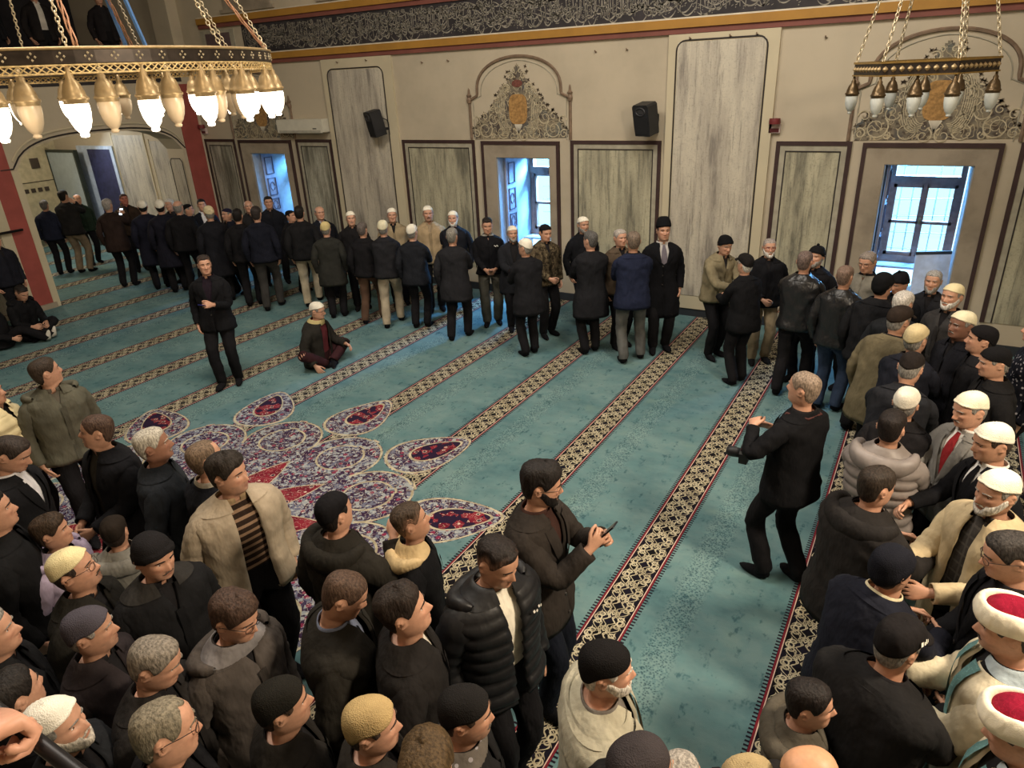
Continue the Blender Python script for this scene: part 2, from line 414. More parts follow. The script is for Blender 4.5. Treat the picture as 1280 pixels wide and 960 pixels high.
def crest(c, w, label):
    y = YW - .004; z0 = 2.68
    e = empty('painted_crest', (c, YW - .004, z0), label=label, cat='wall painting', group='rococo crests above the windows')
    def L(p): return [(px, pz) for px, pz in p]
    body = [(-.68, 0), (-.72, .14), (-.60, .34), (-.44, .46), (-.36, .62), (-.22, .74), (-.14, .92), (-.06, 1.08), (0, 1.16)]
    poly = []
    for s in (1, -1):
        pts = [(s * a * w, b) for a, b in body]; pts = pts if s > 0 else pts[::-1]; out = []
        for (p0, p1) in zip(pts, pts[1:]):      # scalloped leafy edge
            for k in range(6):
                t = k / 6; dx, dz = p1[0] - p0[0], p1[1] - p0[1]; l = math.hypot(dx, dz) or 1; q = .022 * abs(math.sin(t * 3 * PI)) if abs(dx) > 0 else 0
                out.append((p0[0] + dx * t - dz / l * q * (-1), p0[1] + dz * t + dx / l * q * (-1)))
        poly += out
    MB().prism([(px, pz) for px, pz in poly], -.004, 0).build('backing', m_crestback(), e)
    mb = MB(); r = random.Random(5)
    def sc(cx, cz, R, turns, d, t0, wd=.017):
        n = int(14 * turns); p = []
        for i in range(n + 1):
            t = i / n; a = t0 + d * t * turns * 2 * PI; rr = R * (1 - .82 * t)
            p.append((cx + rr * math.cos(a), cz + rr * math.sin(a)))
        mb.ribbon(p, [wd * (1.1 - .7 * i / n) for i in range(n + 1)], -.009)
    dk = MB()
    for s in (-1, 1):
        for (cx, cz, R, t, t0) in ((.5, .16, .15, 1.6, 2.2), (.38, .34, .13, 1.5, 1.2), (.24, .12, .13, 1.3, 2.6), (.3, .55, .10, 1.4, 1.0), (.16, .78, .085, 1.3, .8), (.09, .97, .06, 1.2, .6), (.62, .30, .08, 1.2, 0), (.08, .06, .1, 1.2, 2), (.64, .09, .07, 1.3, 1), (.4, .06, .05, 1.2, 2), (.5, .36, .06, 1.2, 1), (.36, .48, .055, 1.3, 0), (.2, .66, .05, 1.2, 2), (.05, 1.04, .035, 1.1, 1), (.23, .3, .05, 1.3, 2)):
            sc(s * cx * w, cz, R, t, s, t0 if s > 0 else PI - t0)
        for k in range(7):                               # nested frame of the cartouche
            o = k * .022
            mb.ribbon([(s * w * (.2 + o * .8) * math.sin(PI * (.06 + .88 * i / 13)) ** .45, .2 - o * .8 + (.56 + o * 1.4) * (1 - math.cos(PI * i / 13)) / 2) for i in range(14)], .01, -.009)
        for k in range(26):                              # flowers and leaves along the slopes
            t = r.random(); bx = (.66 - .58 * t) * w + r.uniform(-.03, .07); bz = .2 + .86 * t * t ** .3 + r.uniform(-.05, .05); a = r.random() * 6
            for q in range(4):
                dk.ribbon([(s * bx, bz), (s * bx + .03 * math.cos(a + q * 1.6), bz + .03 * math.sin(a + q * 1.6))], [.02, .006], -.007)
    mb.build('scrollwork', plain('crest_cream_paint', srgb(184, 172, 144), .8, var=.2, scale=20), e)
    dk.build('blossom', plain('crest_olive_paint', srgb(92, 80, 66), .8, var=.3, scale=30), e)
    ct = [(.13 * w * math.copysign(abs(math.cos(t)) ** .55, math.cos(t)), .47 + .23 * math.copysign(abs(math.sin(t)) ** .6, math.sin(t))) for t in [2 * PI * i / 28 for i in range(28)]]
    MB().prism(ct, -.012, -.004).build('cartouche', plain('crest_ochre_paint', srgb(160, 122, 72), .8, var=.3, scale=26), e, label='ochre cartouche panel')
    rd = [(.075 * w * math.cos(t), .86 + .055 * math.sin(t)) for t in [2 * PI * i / 16 for i in range(16)]]
    MB().prism(rd, -.012, -.004).build('red_field', plain('crest_red_paint', srgb(112, 66, 56), .8, var=.25, scale=26), e)
    sh = MB()
    for k in range(-3, 4): sh.ribbon([(0, .1), (k * .022, .24)], [.006, .022], -.014)
    sh.build('shell', M_WHITE, e)
def window(i, a, c, fx0, fx1, ax0, ax1, mini=False):
    y = YW
    # stone surround and its dark outer line
    s = MB().box(fx0 + .05, a, y - .03, y, WZ0 - .15, 2.6).box(c, fx1 - .05, y - .03, y, WZ0 - .15, 2.6).box(a, c, y - .03, y, WZ1, 2.6)
    trim(s, M_STONE)
    trim(MB().box(fx0, fx1, y - .045, y, 2.6, 2.655).box(fx0, fx0 + .05, y - .045, y, PZ0, 2.6).box(fx1 - .05, fx1, y - .045, y, PZ0, 2.6), M_DARK)
    trim(MB().box(a, a + .012, y, WY2, WZ0, WZ1).box(c - .012, c, y, WY2, WZ0, WZ1).box(a, c, y, WY2, WZ1 - .012, WZ1).box(a, c, y, WY2, WZ0, WZ0 + .02), M_REVEAL)
    w = empty('window_%d' % i, ((a + c) / 2, WY2, WZ0), kind='structure')
    def at(mb): return mb
    x0, x1 = a + .03 - (a + c) / 2, c - .03 - (a + c) / 2; H = WZ1 - WZ0; zb = .36; f = .07
    fr = MB().box(x0, x0 + f, -.06, .05, zb, H).box(x1 - f, x1, -.06, .05, zb, H).box(x0, x1, -.06, .05, H - .07, H).box(x0, x1, -.07, .05, zb, zb + .1).box(x0, x1, -.07, .05, 1.49, 1.6)
    fr.build('window_frame', M_WOODW, w)
    gs = MB(); mm = .042
    for s0, s1 in ((x0 + f, -.001), (.001, x1 - f)):
        MB().box(s0, s0 + mm, -.05, .03, zb + .1, 1.49).box(s1 - mm, s1, -.05, .03, zb + .1, 1.49).box(s0, s1, -.05, .03, zb + .1, zb + .15).box(s0, s1, -.05, .03, 1.44, 1.49).box(s0, s1, -.05, .03, .93, .97).build('casement', M_WOODW, w)
        gs.box(s0 + mm, s1 - mm, -.005, .0, zb + .15, 1.44)
    MB().box(x0 + f, x1 - f, -.005, 0, 1.6, H - .07).build('transom_pane', M_GLASS, w); gs.build('glass_pane', M_GLASS, w)
    MB().lathe([(0, 0), (.014, 0), (.014, .1), (0, .1)], (0.0, -.075, .93), 8).box(-.02, .02, -.075, -.05, .97, .99).build('window_handle', plain('aged_brass', srgb(150, 118, 80), .35, .8), w)
    # iron grille outside
    MB().box(-.022, .022, -.062, -.05, zb + .1, 1.49).build('meeting_stile', M_WOODW, w)
    g = MB()
    for k in (1, 2, 4, 5): g.tube([(x0 + (x1 - x0) * k / 6, .42, zb - .1), (x0 + (x1 - x0) * k / 6, .42, H)], .008, 6)
    for k in range(7): g.tube([(x0, .42, zb + .1 + k * .24), (x1, .42, zb + .1 + k * .26)], .007, 6)
    g.build('iron_grille', plain('grey_iron', srgb(150, 176, 186), .5, .3), w)
    MB().box(x0 - .03, x1 + .03, -.35, -.02, zb - .03, zb).build('inner_ledge', M_REVEAL, w)
    # carved shutter folded against the left reveal
    sh = empty('wooden_shutter', (a + .03, YW + .18, WZ0 + .03), label='carved %s shutter folded back inside the %s window' % ('blue-grey wooden', ('far left', 'middle', 'right')[i - 1]), cat='shutter', group='folded window shutters')
    MB().box(0, .035, 0, .34, 0, 1.82).build('shutter_leaf', plain('blue_grey_wood', srgb(150, 156, 178), .6, var=.12), sh)
    mo = MB()
    for z0, z1 in ((.08, .55), (.62, .86), (.93, 1.3), (1.38, 1.74)):
        mo.box(.035, .05, .06, .075, z0, z1).box(.035, .05, .265, .28, z0, z1).box(.035, .05, .06, .28, z0, z0 + .015).box(.035, .05, .06, .28, z1 - .015, z1)
    for zc in (.72, 1.12, .3): mo.tube([(.04, .17 + .06 * math.cos(t), zc + .09 * math.sin(t)) for t in [k * .5 for k in range(13)]], .008, 5)
    mo.build('carved_moulding', plain('slate_wood', srgb(82, 88, 112), .6), sh)
    # painted arch with finials
    pts = arc_pts(ax0, ax1, 3.3, 3.94)
    trim(MB().tube([(px, y - .012, pz) for px, pz in pts], .024, 6), M_TAUPE)
    ins = [(px + (.07 if px < (ax0 + ax1) / 2 else -.07) * min(1, abs(px - (ax0 + ax1) / 2) * 4), y - .003, pz - (.06 if pz > 3.4 else 0)) for px, pz in pts]
    trim(MB().tube(ins, .009, 5), M_GREYP)
    for px in (ax0, ax1):
        trim(MB().lathe([(0, -.06), (.035, -.05), (.045, 0), (.03, .04), (.045, .07), (.02, .1), (.012, .17), (0, .19)], (px, y - .02, 3.31), 10), M_TAUPE)
window(1, *WIN[0], -13.08, -11.5, -13.2, -11.36); window(2, *WIN[1], -6.88, -5.38, -7.07, -5.18); window(3, *WIN[2], -.93, .62, -1.12, .76)
crest(-12.25, 1.3, 'faded rococo crest painted above the far left window, half hidden behind the lit chandelier')
crest(-6.13, 1.3, 'rococo crest with ochre cartouche painted above the middle window')
crest(-.16, 1.3, 'rococo crest with brownish cartouche painted behind the small unlit chandelier')
# upper windows above the frieze
for k, ux in enumerate((-12.1, -9.5, -6.13)):
    MB().box(ux - .75, ux + .75, YW - .05, YW, 5.03, 5.09).box(ux - .66, ux + .66, YW - .03, YW, 5.09, 6.3).build('trim_%d' % (70 + k), M_STONE, kind='structure')
# ---------------------------------------------------------------- left wall with arch, side room, gallery
XL, TH = -14.2, .55
A0, A1, ZS = 6.62, 10.0, 2.52
def archz(y):
    t = (y - (A0 + A1) / 2) / ((A1 - A0) / 2)
    return ZS + .48 * max(0.0, 1 - abs(t) ** 3.2) ** .6
lw = MB(); lw.box(XL - TH, XL, -3.2, A0, 0, 3.85).box(XL - TH, XL, A1, YW, 0, 3.85)
N = 20
for k in range(N):
    y0 = A0 + (A1 - A0) * k / N; y1 = A0 + (A1 - A0) * (k + 1) / N
    z0, z1 = archz(y0), archz(y1)
    lw.add([(XL - TH, y0, z0), (XL, y0, z0), (XL, y1, z1), (XL - TH, y1, z1), (XL - TH, y0, 3.85), (XL, y0, 3.85), (XL, y1, 3.85), (XL - TH, y1, 3.85)],
           [(0, 3, 2, 1), (4, 5, 6, 7), (0, 1, 5, 4), (1, 2, 6, 5), (2, 3, 7, 6), (3, 0, 4, 7)])
lw.box(XL - TH, XL, -3.2, 2.0, 3.85, 9.5).box(XL - TH, XL, 10.35, YW, 3.85, 9.5).box(XL - TH, XL, 2.0, 10.35, 7.0, 9.5)
struct(lw, 'wall_left', M_WALL)
ap = [(XL + .012, y, archz(y) + .05) for y in [A0 - .04 + (A1 - A0 + .08) * k / 28 for k in range(29)]]
ap = [(XL + .012, A0 - .28, ZS + .02), (XL + .012, A0 - .06, ZS + .02)] + ap + [(XL + .012, A1 + .06, ZS + .02)]
trim(MB().tube(ap, .014, 6), M_LINE)
trim(MB().tube([(a, b, c + .09) for a, b, c in ap[2:-1]], .02, 6), M_STRIP)
trim(MB().box(XL, XL + .02, 6.18, 6.5, 0, 3.8), M_RED); trim(MB().box(XL, XL + .02, 10.08, 10.52, 0, 3.8), M_RED)
trim(MB().box(XL, XL + .03, 6.0, 6.18, 0, 3.8), M_STRIP); trim(MB().box(XL, XL + .03, 6.5, 6.62, 0, 2.5), M_STRIP)
trim(MB().box(XL, XL + .012, 1.0, 5.82, .12, 3.8), M_MARBT)
trim(MB().box(XL, XL + .022, 5.82, 5.85, .12, 3.8), M_LINE)
trim(MB().box(XL - .02, XL + .06, 1, 6.55, 0, .1), M_STONE)
# arch jamb: marbled panels on the far reveal
trim(MB().box(XL - TH + .04, XL - .1, A1 - .012, A1, .1, 2.3), M_MARBT)
trim(MB().tube([(XL - TH + .04, A1 - .014, .1), (XL - TH + .04, A1 - .014, 2.25), (XL - TH + .1, A1 - .014, 2.32), (XL - .16, A1 - .014, 2.32), (XL - .1, A1 - .014, 2.25), (XL - .1, A1 - .014, .1)], .009, 5), M_LINE)
# side room
struct(MB().box(-21, -20.4, 2, YW, 0, 3.7), 'wall_side_room', plain('cream_side_plaster', srgb(196, 188, 160), .8))
struct(MB().box(-21, XL - TH, 2.0, 2.2, 0, 9.5), 'wall_side_room_front', M_WALL)
struct(MB().box(-21, XL - .06, 2.0, YW, 3.7, 3.86), 'floor_gallery', M_WALL)
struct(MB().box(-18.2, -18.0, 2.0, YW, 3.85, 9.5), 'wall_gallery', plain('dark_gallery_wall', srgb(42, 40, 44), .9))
trim(MB().box(-17.7, -16.45, YW - .012, YW, .2, 2.75), M_MARBT); trim(MB().box(-16.25, -14.9, YW - .012, YW, .2, 2.62), M_MARBT)
trim(MB().box(-17.76, -17.7, YW - .02, YW, .2, 2.8).box(-16.45, -16.41, YW - .02, YW, .2, 2.8).box(-16.29, -16.25, YW - .02, YW, .2, 2.66), M_STRIP)
d1 = empty('door_1', (-18.35, YW, 0), kind='structure')
MB().box(-.5, .5, -.05, 0, 0, 2.42).build('door_leaf', plain('navy_door_paint', srgb(52, 54, 84), .5, var=.25), d1)
MB().box(-.95, -.5, -.06, 0, 0, 2.42).box(.5, .62, -.06, 0, 0, 2.42).box(-.95, .62, -.06, 0, 2.42, 2.5).build('door_frame', plain('pale_blue_frame', srgb(178, 190, 206), .6), d1)
MB().lathe([(0, 0), (.02, 0), (.02, .1), (0, .1)], (.4, -.08, 1.02), 8).build('door_handle', MATS['aged_brass'], d1)
cb = empty('partition_panel', (-19.62, YW - .3, 0), label='tall pale grey partition panel standing behind the left crowd beyond the arch', cat='partition')
MB().box(-.62, .62, -.03, .03, 0, 2.36).build('board', plain('pale_grey_board', srgb(168, 180, 184), .5, var=.06), cb)
MB().box(.62, .68, -.05, .05, 0, 2.36).box(-.68, -.62, -.05, .05, 0, 2.36).box(-.68, .68, -.05, .05, 2.36, 2.42).build('edge_frame', plain('dark_green_frame', srgb(48, 54, 48), .5), cb)
ec = empty('electrical_cabinet', (-20.4, 9.85, 0), label='beige electrical cabinet with switches on the side room wall', cat='cabinet')
MB().box(0, .14, -.55, .42, .2, 2.5).build('cabinet_body', plain('beige_cabinet', srgb(190, 180, 150), .6), ec)
for k in range(4): MB().box(.14, .17, -.4 + k * .17, -.3 + k * .17, 1.42, 1.52).build('switch', plain('dark_switch', srgb(70, 60, 52), .5), ec)
MB().box(.14, .18, -.05, .15, 2.0, 2.25).build('meter', MATS['dark_switch'], ec)
MB().box(.14, .15, -.55, .42, 1.66, 1.68).build('seam', MATS['dark_switch'], ec)
rl = MB().tube([(XL + .1, 6.35, 1.52), (XL + .1, 4.2, 1.52)], .022, 8).tube([(XL, 6.2, 1.52), (XL + .1, 6.2, 1.52)], .015, 6).tube([(XL, 4.4, 1.52), (XL + .1, 4.4, 1.52)], .015, 6)
rl.build('handrail', plain('black_metal', srgb(34, 32, 34), .4, .4), smooth=True, label='black horizontal rail fixed to the left marbled pier', cat='rail')
# gallery parapet
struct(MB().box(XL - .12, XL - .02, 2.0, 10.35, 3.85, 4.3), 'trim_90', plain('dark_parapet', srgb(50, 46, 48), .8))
# ---------------------------------------------------------------- people: head surface
def sm(x, a, b):
    t = np.clip((np.asarray(x, float) - a) / (b - a), 0, 1); return t * t * (3 - 2 * t)
HZ = np.array([-.06, -.02, 0, .008, .02, .04, .06, .08, .10, .12, .14, .16, .18, .20, .213, .223, .228])
HA = np.array([.057, .054, .050, .053, .059, .0655, .0695, .0725, .074, .075, .0765, .0765, .0735, .064, .050, .030, 0])
HF = np.array([.043, .046, .066, .086, .093, .095, .096, .097, .098, .096, .099, .098, .092, .077, .058, .035, 0])
HB = np.array([.074, .070, .066, .066, .068, .075, .084, .092, .097, .100, .102, .101, .097, .086, .068, .045, 0])
EX = .86
def spow(x, e): return np.sign(x) * np.abs(x) ** e
def hbase(th, z):
    """Skull point at angle th (0 = face, +90 = right) and height z above the chin."""
    a = np.interp(z, HZ, HA); s, c = np.sin(th), np.cos(th)
    y = np.where(c > 0, np.interp(z, HZ, HF) * spow(c, .82), np.interp(z, HZ, HB) * spow(c, .9))
    return np.stack([a * spow(s, EX), y, z + 0 * a * s], -1)
def g2(u, su, v, sv): return np.exp(-(u / su) ** 2 - (v / sv) ** 2)
def hface(th, z, nose=1.0, age=0.0):
    p = hbase(th, z); x, y = p[..., 0], p[..., 1]; X_ = np.abs(x); z = z + 0 * th
    fr = sm(np.cos(th), .15, .45)
    n = np.interp(z, [.062, .069, .076, .083, .10, .118, .134], [0, .012, .023, .0245, .016, .007, 0]) * nose
    d = n * np.exp(-(x / np.interp(z, [.066, .08, .13], [.0135, .0115, .0085])) ** 2)
    d += .006 * nose * g2(X_ - .0125, .006, z - .073, .007)
    d -= .0105 * g2(X_ - .032, .0165, z - .116, .0115)
    d += .0055 * g2(X_ - .028, .024, z - .137, .0075)
    d += .0045 * g2(X_ - .046, .017, z - .094, .015)
    d -= (.003 + .003 * age) * g2(X_ - .033, .009, z - .062, .02)
    d += .0058 * np.exp(-(x / .021) ** 2) * (np.exp(-((z - .0515) / .0052) ** 2) + np.exp(-((z - .0405) / .0055) ** 2))
    d -= .0035 * np.exp(-(x / .024) ** 2 - ((z - .0462) / .0028) ** 2)
    d += .006 * g2(x, .019, z - .014, .011); d -= .0035 * g2(x, .018, z - .030, .005)
    p[..., 1] += d * fr
    # ears
    ey = (y + .017 + .18 * (z - .105)) / .0175; ez = (z - .107) / .0315
    r = np.sqrt(ey * ey + ez * ez); side = sm(np.abs(np.sin(th)), .88, .95)
    e = sm(1 - r, 0, .32) * (.0115 + .0055 * np.exp(-((r - .72) / .2) ** 2) * (1 - .4 * np.clip(ey, 0, 1)) - .0085 * np.exp(-((ey - .15) / .42) ** 2 - ((ez + .1) / .45) ** 2))
    p[..., 0] += np.sign(x) * side * e; p[..., 1] -= side * .4 * e
    return p
THD = [4, 8, 12, 17, 22, 28, 35, 43, 52, 63, 74, 83, 88, 92.5, 97, 101.5, 106, 113, 124, 138, 152, 166]
TH = np.radians(np.array([0] + THD + [180] + [-q for q in THD[::-1]])); NC = len(TH)      # 46 columns
ZR = np.array([-.06, -.035, -.015, 0, .006, .013, .020, .028, .034, .040, .046, .0515, .056, .062, .068, .073, .078, .084, .09, .097, .104, .110,
               .116, .122, .129, .136, .143, .151, .16, .17, .18, .19, .199, .207, .214, .220, .225])
HC = np.array([0, -.005, .112])
# ---------------------------------------------------------------- people: torso
TT = np.array([-.9, -.30, -.12, 0, .12, .30, .38, .43, .465, .49, .51, .53, .56])
TA = np.array([.168, .168, .168, .163, .150, .172, .184, .186, .170, .132, .092, .066, .058])
TB = np.array([.120, .118, .118, .116, .110, .124, .120, .108, .093, .079, .069, .062, .060])
TC = np.array([0, 0, 0, 0, 0, -.004, -.008, -.012, -.014, -.014, -.012, -.008, -.004])
def rotx(a): c, s = math.cos(a), math.sin(a); return np.array([[1, 0, 0], [0, c, -s], [0, s, c]])
def roty(a): c, s = math.cos(a), math.sin(a); return np.array([[c, 0, s], [0, 1, 0], [-s, 0, c]])
def rotz(a): c, s = math.cos(a), math.sin(a); return np.array([[c, -s, 0], [s, c, 0], [0, 0, 1]])
def unit(v): return v / (np.linalg.norm(v) + 1e-9)
def ik(S, W, l1, l2, pole):
    d = W - S; L = np.linalg.norm(d); m = (l1 + l2) * .995
    if L > m: d = d * (m / L); L = m; W = S + d
    n = d / L; q = (l1 * l1 - l2 * l2 + L * L) / (2 * L); h = math.sqrt(max(l1 * l1 - q * q, 1e-6))
    p = pole - n * np.dot(pole, n)
    return S + n * q + unit(p) * h, W
def bez(a, b, c, ts): return [(1 - t) ** 2 * a + 2 * t * (1 - t) * b + t * t * c for t in ts]
def frames(P, u0):
    P = np.array(P); T = np.gradient(P, axis=0); T /= np.linalg.norm(T, axis=1)[:, None] + 1e-9
    U = []; u = u0
    for t in T:
        u = unit(u - t * np.dot(u, t)); U.append(u)
    return P, T, np.array(U)
def wr(p, s, amp):      # soft cloth folds
    q = p * s
    return amp * (np.sin(q[..., 0] * 1.9 + q[..., 2] * 2.7 + 1.3 * np.sin(q[..., 1] * 1.7 + q[..., 2] * .9)) * .6 + np.sin(q[..., 2] * 4.3 - q[..., 0] * 2.1 + q[..., 1] * 3.1) * .4)
class Fig:
    def __init__(s, o):
        s.o = o; g = o.get
        s.pel = g('pel', .93); L = math.radians(g('lean', 0)); tw = math.radians(g('twist', 0)); sd = math.radians(g('side', 0))
        ts = np.arange(-1.0, .70, .02); s.ts = ts; s.org = np.zeros((len(ts), 3)); s.rot = []
        i0 = int(np.argmin(abs(ts)))
        for t in ts:
            k = float(sm(t, -.06, .34)); s.rot.append(rotz(tw * k) @ roty(sd * k) @ rotx(-L * k))
        s.org[i0] = (0, 0, s.pel)
        for i in range(i0 + 1, len(ts)): s.org[i] = s.org[i - 1] + s.rot[i - 1] @ np.array([0, 0, .02])
        for i in range(i0 - 1, -1, -1): s.org[i] = s.org[i + 1] - np.array([0, 0, .02])
        s.rot = np.array(s.rot); s.fat = g('fat', 0.0); s.w = g('w', 1.0)
        nb, R = s.F(.535)
        s.ho = nb + R @ np.array([0, .018, .030]); s.hy, s.hp, s.hr = [math.radians(g(k, 0)) for k in ('hy', 'hp', 'hr')]
        s.hs = np.array([g('hw', 1.0), 1.0, g('hh', 1.0)])
        s.lean = L
    def F(s, t):
        x = (t + 1.0) / .02; i = int(np.clip(math.floor(x), 0, len(s.ts) - 2)); f = x - i
        return s.org[i] * (1 - f) + s.org[i + 1] * f, (s.rot[i] if f < .5 else s.rot[i + 1])
    def H(s, P):            # head-local -> figure space
        P = np.asarray(P, float) * s.hs; sh = P.shape; P = P.reshape(-1, 3)
        k = np.clip((P[:, 2] + .07) / .09, .3, 1)
        out = np.zeros_like(P); piv = np.array([0, -.012, .02])
        q = np.round(k * 12) / 12
        for v in np.unique(q):
            M = rotz(-s.hy * v) @ rotx(-(s.hp * v)) @ roty(s.hr * v)
            m = q == v; out[m] = (P[m] - piv) @ M.T + piv
        return (out + s.ho).reshape(sh)
    def ring(s, t, th, off=0.0, e=.86):
        o, R = s.F(t); a = np.interp(t, TT, TA) * s.w + off; b = np.interp(t, TT, TB) + off
        bel = s.fat * math.exp(-((t - .09) / .15) ** 2)
        S, C = np.sin(th), np.cos(th)
        x = (a + bel * .35) * spow(S, e); y = np.interp(t, TT, TC) + np.where(C > 0, b + bel, b + bel * .15) * spow(C, e)
        p = o + x[:, None] * R[:, 0] + y[:, None] * R[:, 1]
        return p
    def arm(s, sd):
        o, R = s.F(.42); po = s.o['R' if sd > 0 else 'L']
        A = o + R @ np.array([sd * .09 * s.w, -.01, .0]); S = o + R @ np.array([sd * .172 * s.w, -.01, .005])
        W = S + np.array([sd * po[0], po[1], po[2]])
        if len(po) > 6 and po[6]: W = np.array([po[0] * sd, po[1], po[2]])
        E, W = ik(S, W, .285, .255, np.array([sd * po[5] if len(po) > 5 else sd * .45, -.55, -.65]))
        P = [A] + bez(A + (S - A) * .55, S, S + (E - S) * .3, (0, .25, .5, .75, 1)) + [S + (E - S) * .55] + \
            bez(E + (S - E) * .28, E, E + (W - E) * .28, (0, .25, .5, .75, 1)) + [E + (W - E) * .6, E + (W - E) * .85, W]
        P, T, U = frames(P, R[:, 2])
        return P, T, U
    def leg(s, sd):
        o, R = s.F(-.10); st = s.o['legs'][0 if sd < 0 else 1]
        hip = np.array([sd * .088 * s.w, 0, s.pel - .04]); an = np.array([sd * .1 + st[0], st[1], st[2] if len(st) > 2 else .085])
        pole = np.array(s.o.get('kp', (.12, 1, .1))) * np.array([sd, 1, 1])
        K, an = ik(hip, an, .425, .425, pole)
        fd = np.array(s.o.get('fd', (.18, 1, 0))) * np.array([sd, 1, 1]); fd = unit(fd)
        dn = unit(an - K)
        P = [hip + (K - hip) * .14, hip + (K - hip) * .4] + bez(hip + (K - hip) * .78, K, K + (an - K) * .22, (0, .35, .65, 1)) + [K + (an - K) * .5, K + (an - K) * .8, an]
        drop = max(an[2] - .035, .01) if s.pel > .5 else .04
        c = an + np.array([0, 0, -drop]) - fd * .03
        e1 = an + np.array([0, 0, -drop]) + fd * .07; e2 = an + np.array([0, 0, -drop - .004]) + fd * .13; e3 = e2 + fd * .045 + np.array([0, 0, -.002])
        P += bez(an, c, e1, (.35, .7, 1)) + [e2, e3]
        P, T, U = frames(P, np.array([0, 1.0, 0]) if abs(dn[1]) < .95 else np.array([0, 0, 1.0]))
        # turn the frame so that the instep points up on the foot
        return P, T, U
ARMR = [.055, .055, .053, .051, .049, .047, .044, .040, .039, .038, .038, .038, .036, .030, .026]
def grid_faces(nr, nc, closed=True, o=0):
    f = []
    for i in range(nr - 1):
        for k in range(nc if closed else nc - 1):
            a = o + i * nc + k; b = o + i * nc + (k + 1) % nc
            f.append((a, b, b + nc, a + nc))
    return f
def skin_body(F, o, skin):
    V = []; Fc = []; col = []
    def addv(P): n = len(V); V.extend(list(P)); return n
    # head rings
    th = TH[None, :] + 0 * ZR[:, None]; z = ZR[:, None] + 0 * th
    hp = hface(th, z, o.get('nose', 1.0), o.get('age', 0)); top = np.array([[0, -.006, .2285]])
    crown = addv(F.H(top)); r0 = addv(F.H(hp[::-1]).reshape(-1, 3))     # from crown down
    nh = len(ZR)
    for k in range(NC): Fc.append((crown, r0 + (k + 1) % NC, r0 + k))
    Fc += grid_faces(nh, NC, True, r0)
    # torso rings
    trs = [.525, .505, .485, .465, .445, .42, .395, .365, .32, .25, .17, .08, 0, -.06, -.10]
    uni = np.linspace(0, 2 * PI, NC, endpoint=False); thh = np.mod(TH, 2 * PI)
    t0 = len(V)
    for i, t in enumerate(trs):
        k = min(1, i / 4); addv(F.ring(t, thh * (1 - k) + uni * k, -.006))
    last_h = r0 + (nh - 1) * NC
    for k in range(NC): a, b = last_h + k, last_h + (k + 1) % NC; Fc.append((a, b, t0 + (k + 1) % NC, t0 + k))
    tf = []
    for i in range(len(trs) - 1):
        for k in range(NC):
            cR = 9 <= k <= 14; cL = 31 <= k <= 36
            if 3 <= i <= 6 and (cR or cL): continue
            a = t0 + i * NC + k; b = t0 + i * NC + (k + 1) % NC
            Fc.append((a, b, b + NC, a + NC))
    sk = np.array(skin)
    hands = {}
    for sd in (1, -1):
        if sd > 0: cols = list(range(9, 16))
        else: cols = [(NC - c) % NC for c in range(9, 16)]      # mirrored: front first
        idx = lambda r, c: t0 + r * NC + cols[c]
        # loop from top centre toward the front, down, back, up
        lp = [idx(3, 3), idx(3, 2), idx(3, 1), idx(3, 0), idx(4, 0), idx(5, 0), idx(6, 0), idx(7, 0), idx(7, 1), idx(7, 2), idx(7, 3), idx(7, 4), idx(7, 5),
              idx(7, 6), idx(6, 6), idx(5, 6), idx(4, 6), idx(3, 6), idx(3, 5), idx(3, 4)]
        P, T, U = F.arm(sd); n = 20; al = np.arange(n) * 2 * PI / n
        Bf = np.cross(T, U) if sd > 0 else -np.cross(T, U)
        Bf = Bf * np.sign(np.dot(Bf[0], F.F(.42)[1][:, 1]))
        prev = lp
        for i in range(2, len(P)):
            r = ARMR[i]
            nn = addv(P[i] + np.cos(al)[:, None] * U[i] * r + np.sin(al)[:, None] * Bf[i] * r)
            cur = [nn + k for k in range(n)]
            for k in range(n): Fc.append((prev[k], prev[(k + 1) % n], cur[(k + 1) % n], cur[k]))
            prev = cur
        # hand
        po = o['R' if sd > 0 else 'L']; tw = math.radians(po[3]) if len(po) > 3 else 0; curl = po[4] if len(po) > 4 else .4
        t, u, f = T[-1], U[-1], Bf[-1]
        u, f = u * math.cos(tw) + f * math.sin(tw), f * math.cos(tw) - u * math.sin(tw)
        wb = o.get('wb', .12); 
        t, u = unit(t * math.cos(wb) - u * math.sin(wb)), unit(u * math.cos(wb) + t * math.sin(wb))
        Wp = P[-1]; rings = []
        for (d, wf, wu, dz) in ((.018, .029, .020, 0), (.042, .036, .0185, -.001), (.066, .040, .016, -.001)):
            nn = addv(Wp + t * d + u * dz + np.cos(al)[:, None] * u * wu + (spow(np.sin(al), .8))[:, None] * f * wf)
            rings.append([nn + k for k in range(n)])
        KU = .011; KW = .0405; kp = []
        for k in range(n):
            if k == 5: q = (KW + .002, 0)
            elif k == 15: q = (-KW - .002, 0)
            elif k < 5 or k > 15: j = (k - 16) % 20; q = (-KW + 2 * KW * j / 8, KU)
            else: j = 14 - k; q = (-KW + 2 * KW * j / 8, -KU)
            kp.append(Wp + t * (.094 - .10 * (q[0] - .012) ** 2 / .04) + f * q[0] + u * (q[1]))
        nn = addv(kp); rings.append([nn + k for k in range(n)])
        for ri, cur in enumerate(rings):
            for k in range(n):
                if ri in (1, 2) and k in (4, 5): continue
                Fc.append((prev[k], prev[(k + 1) % n], cur[(k + 1) % n], cur[k]))
            prev = cur
        kn = rings[3]; tj = [kn[(16 + j) % 20] for j in range(9)]; bj = [kn[14 - j] for j in range(9)]
        mm = [kn[15]]
        for j in (1, 2, 3):
            mm.append(addv([np.mean([V[tj[2 * j]], V[bj[2 * j]]], axis=0)]))
        mm.append(kn[5])
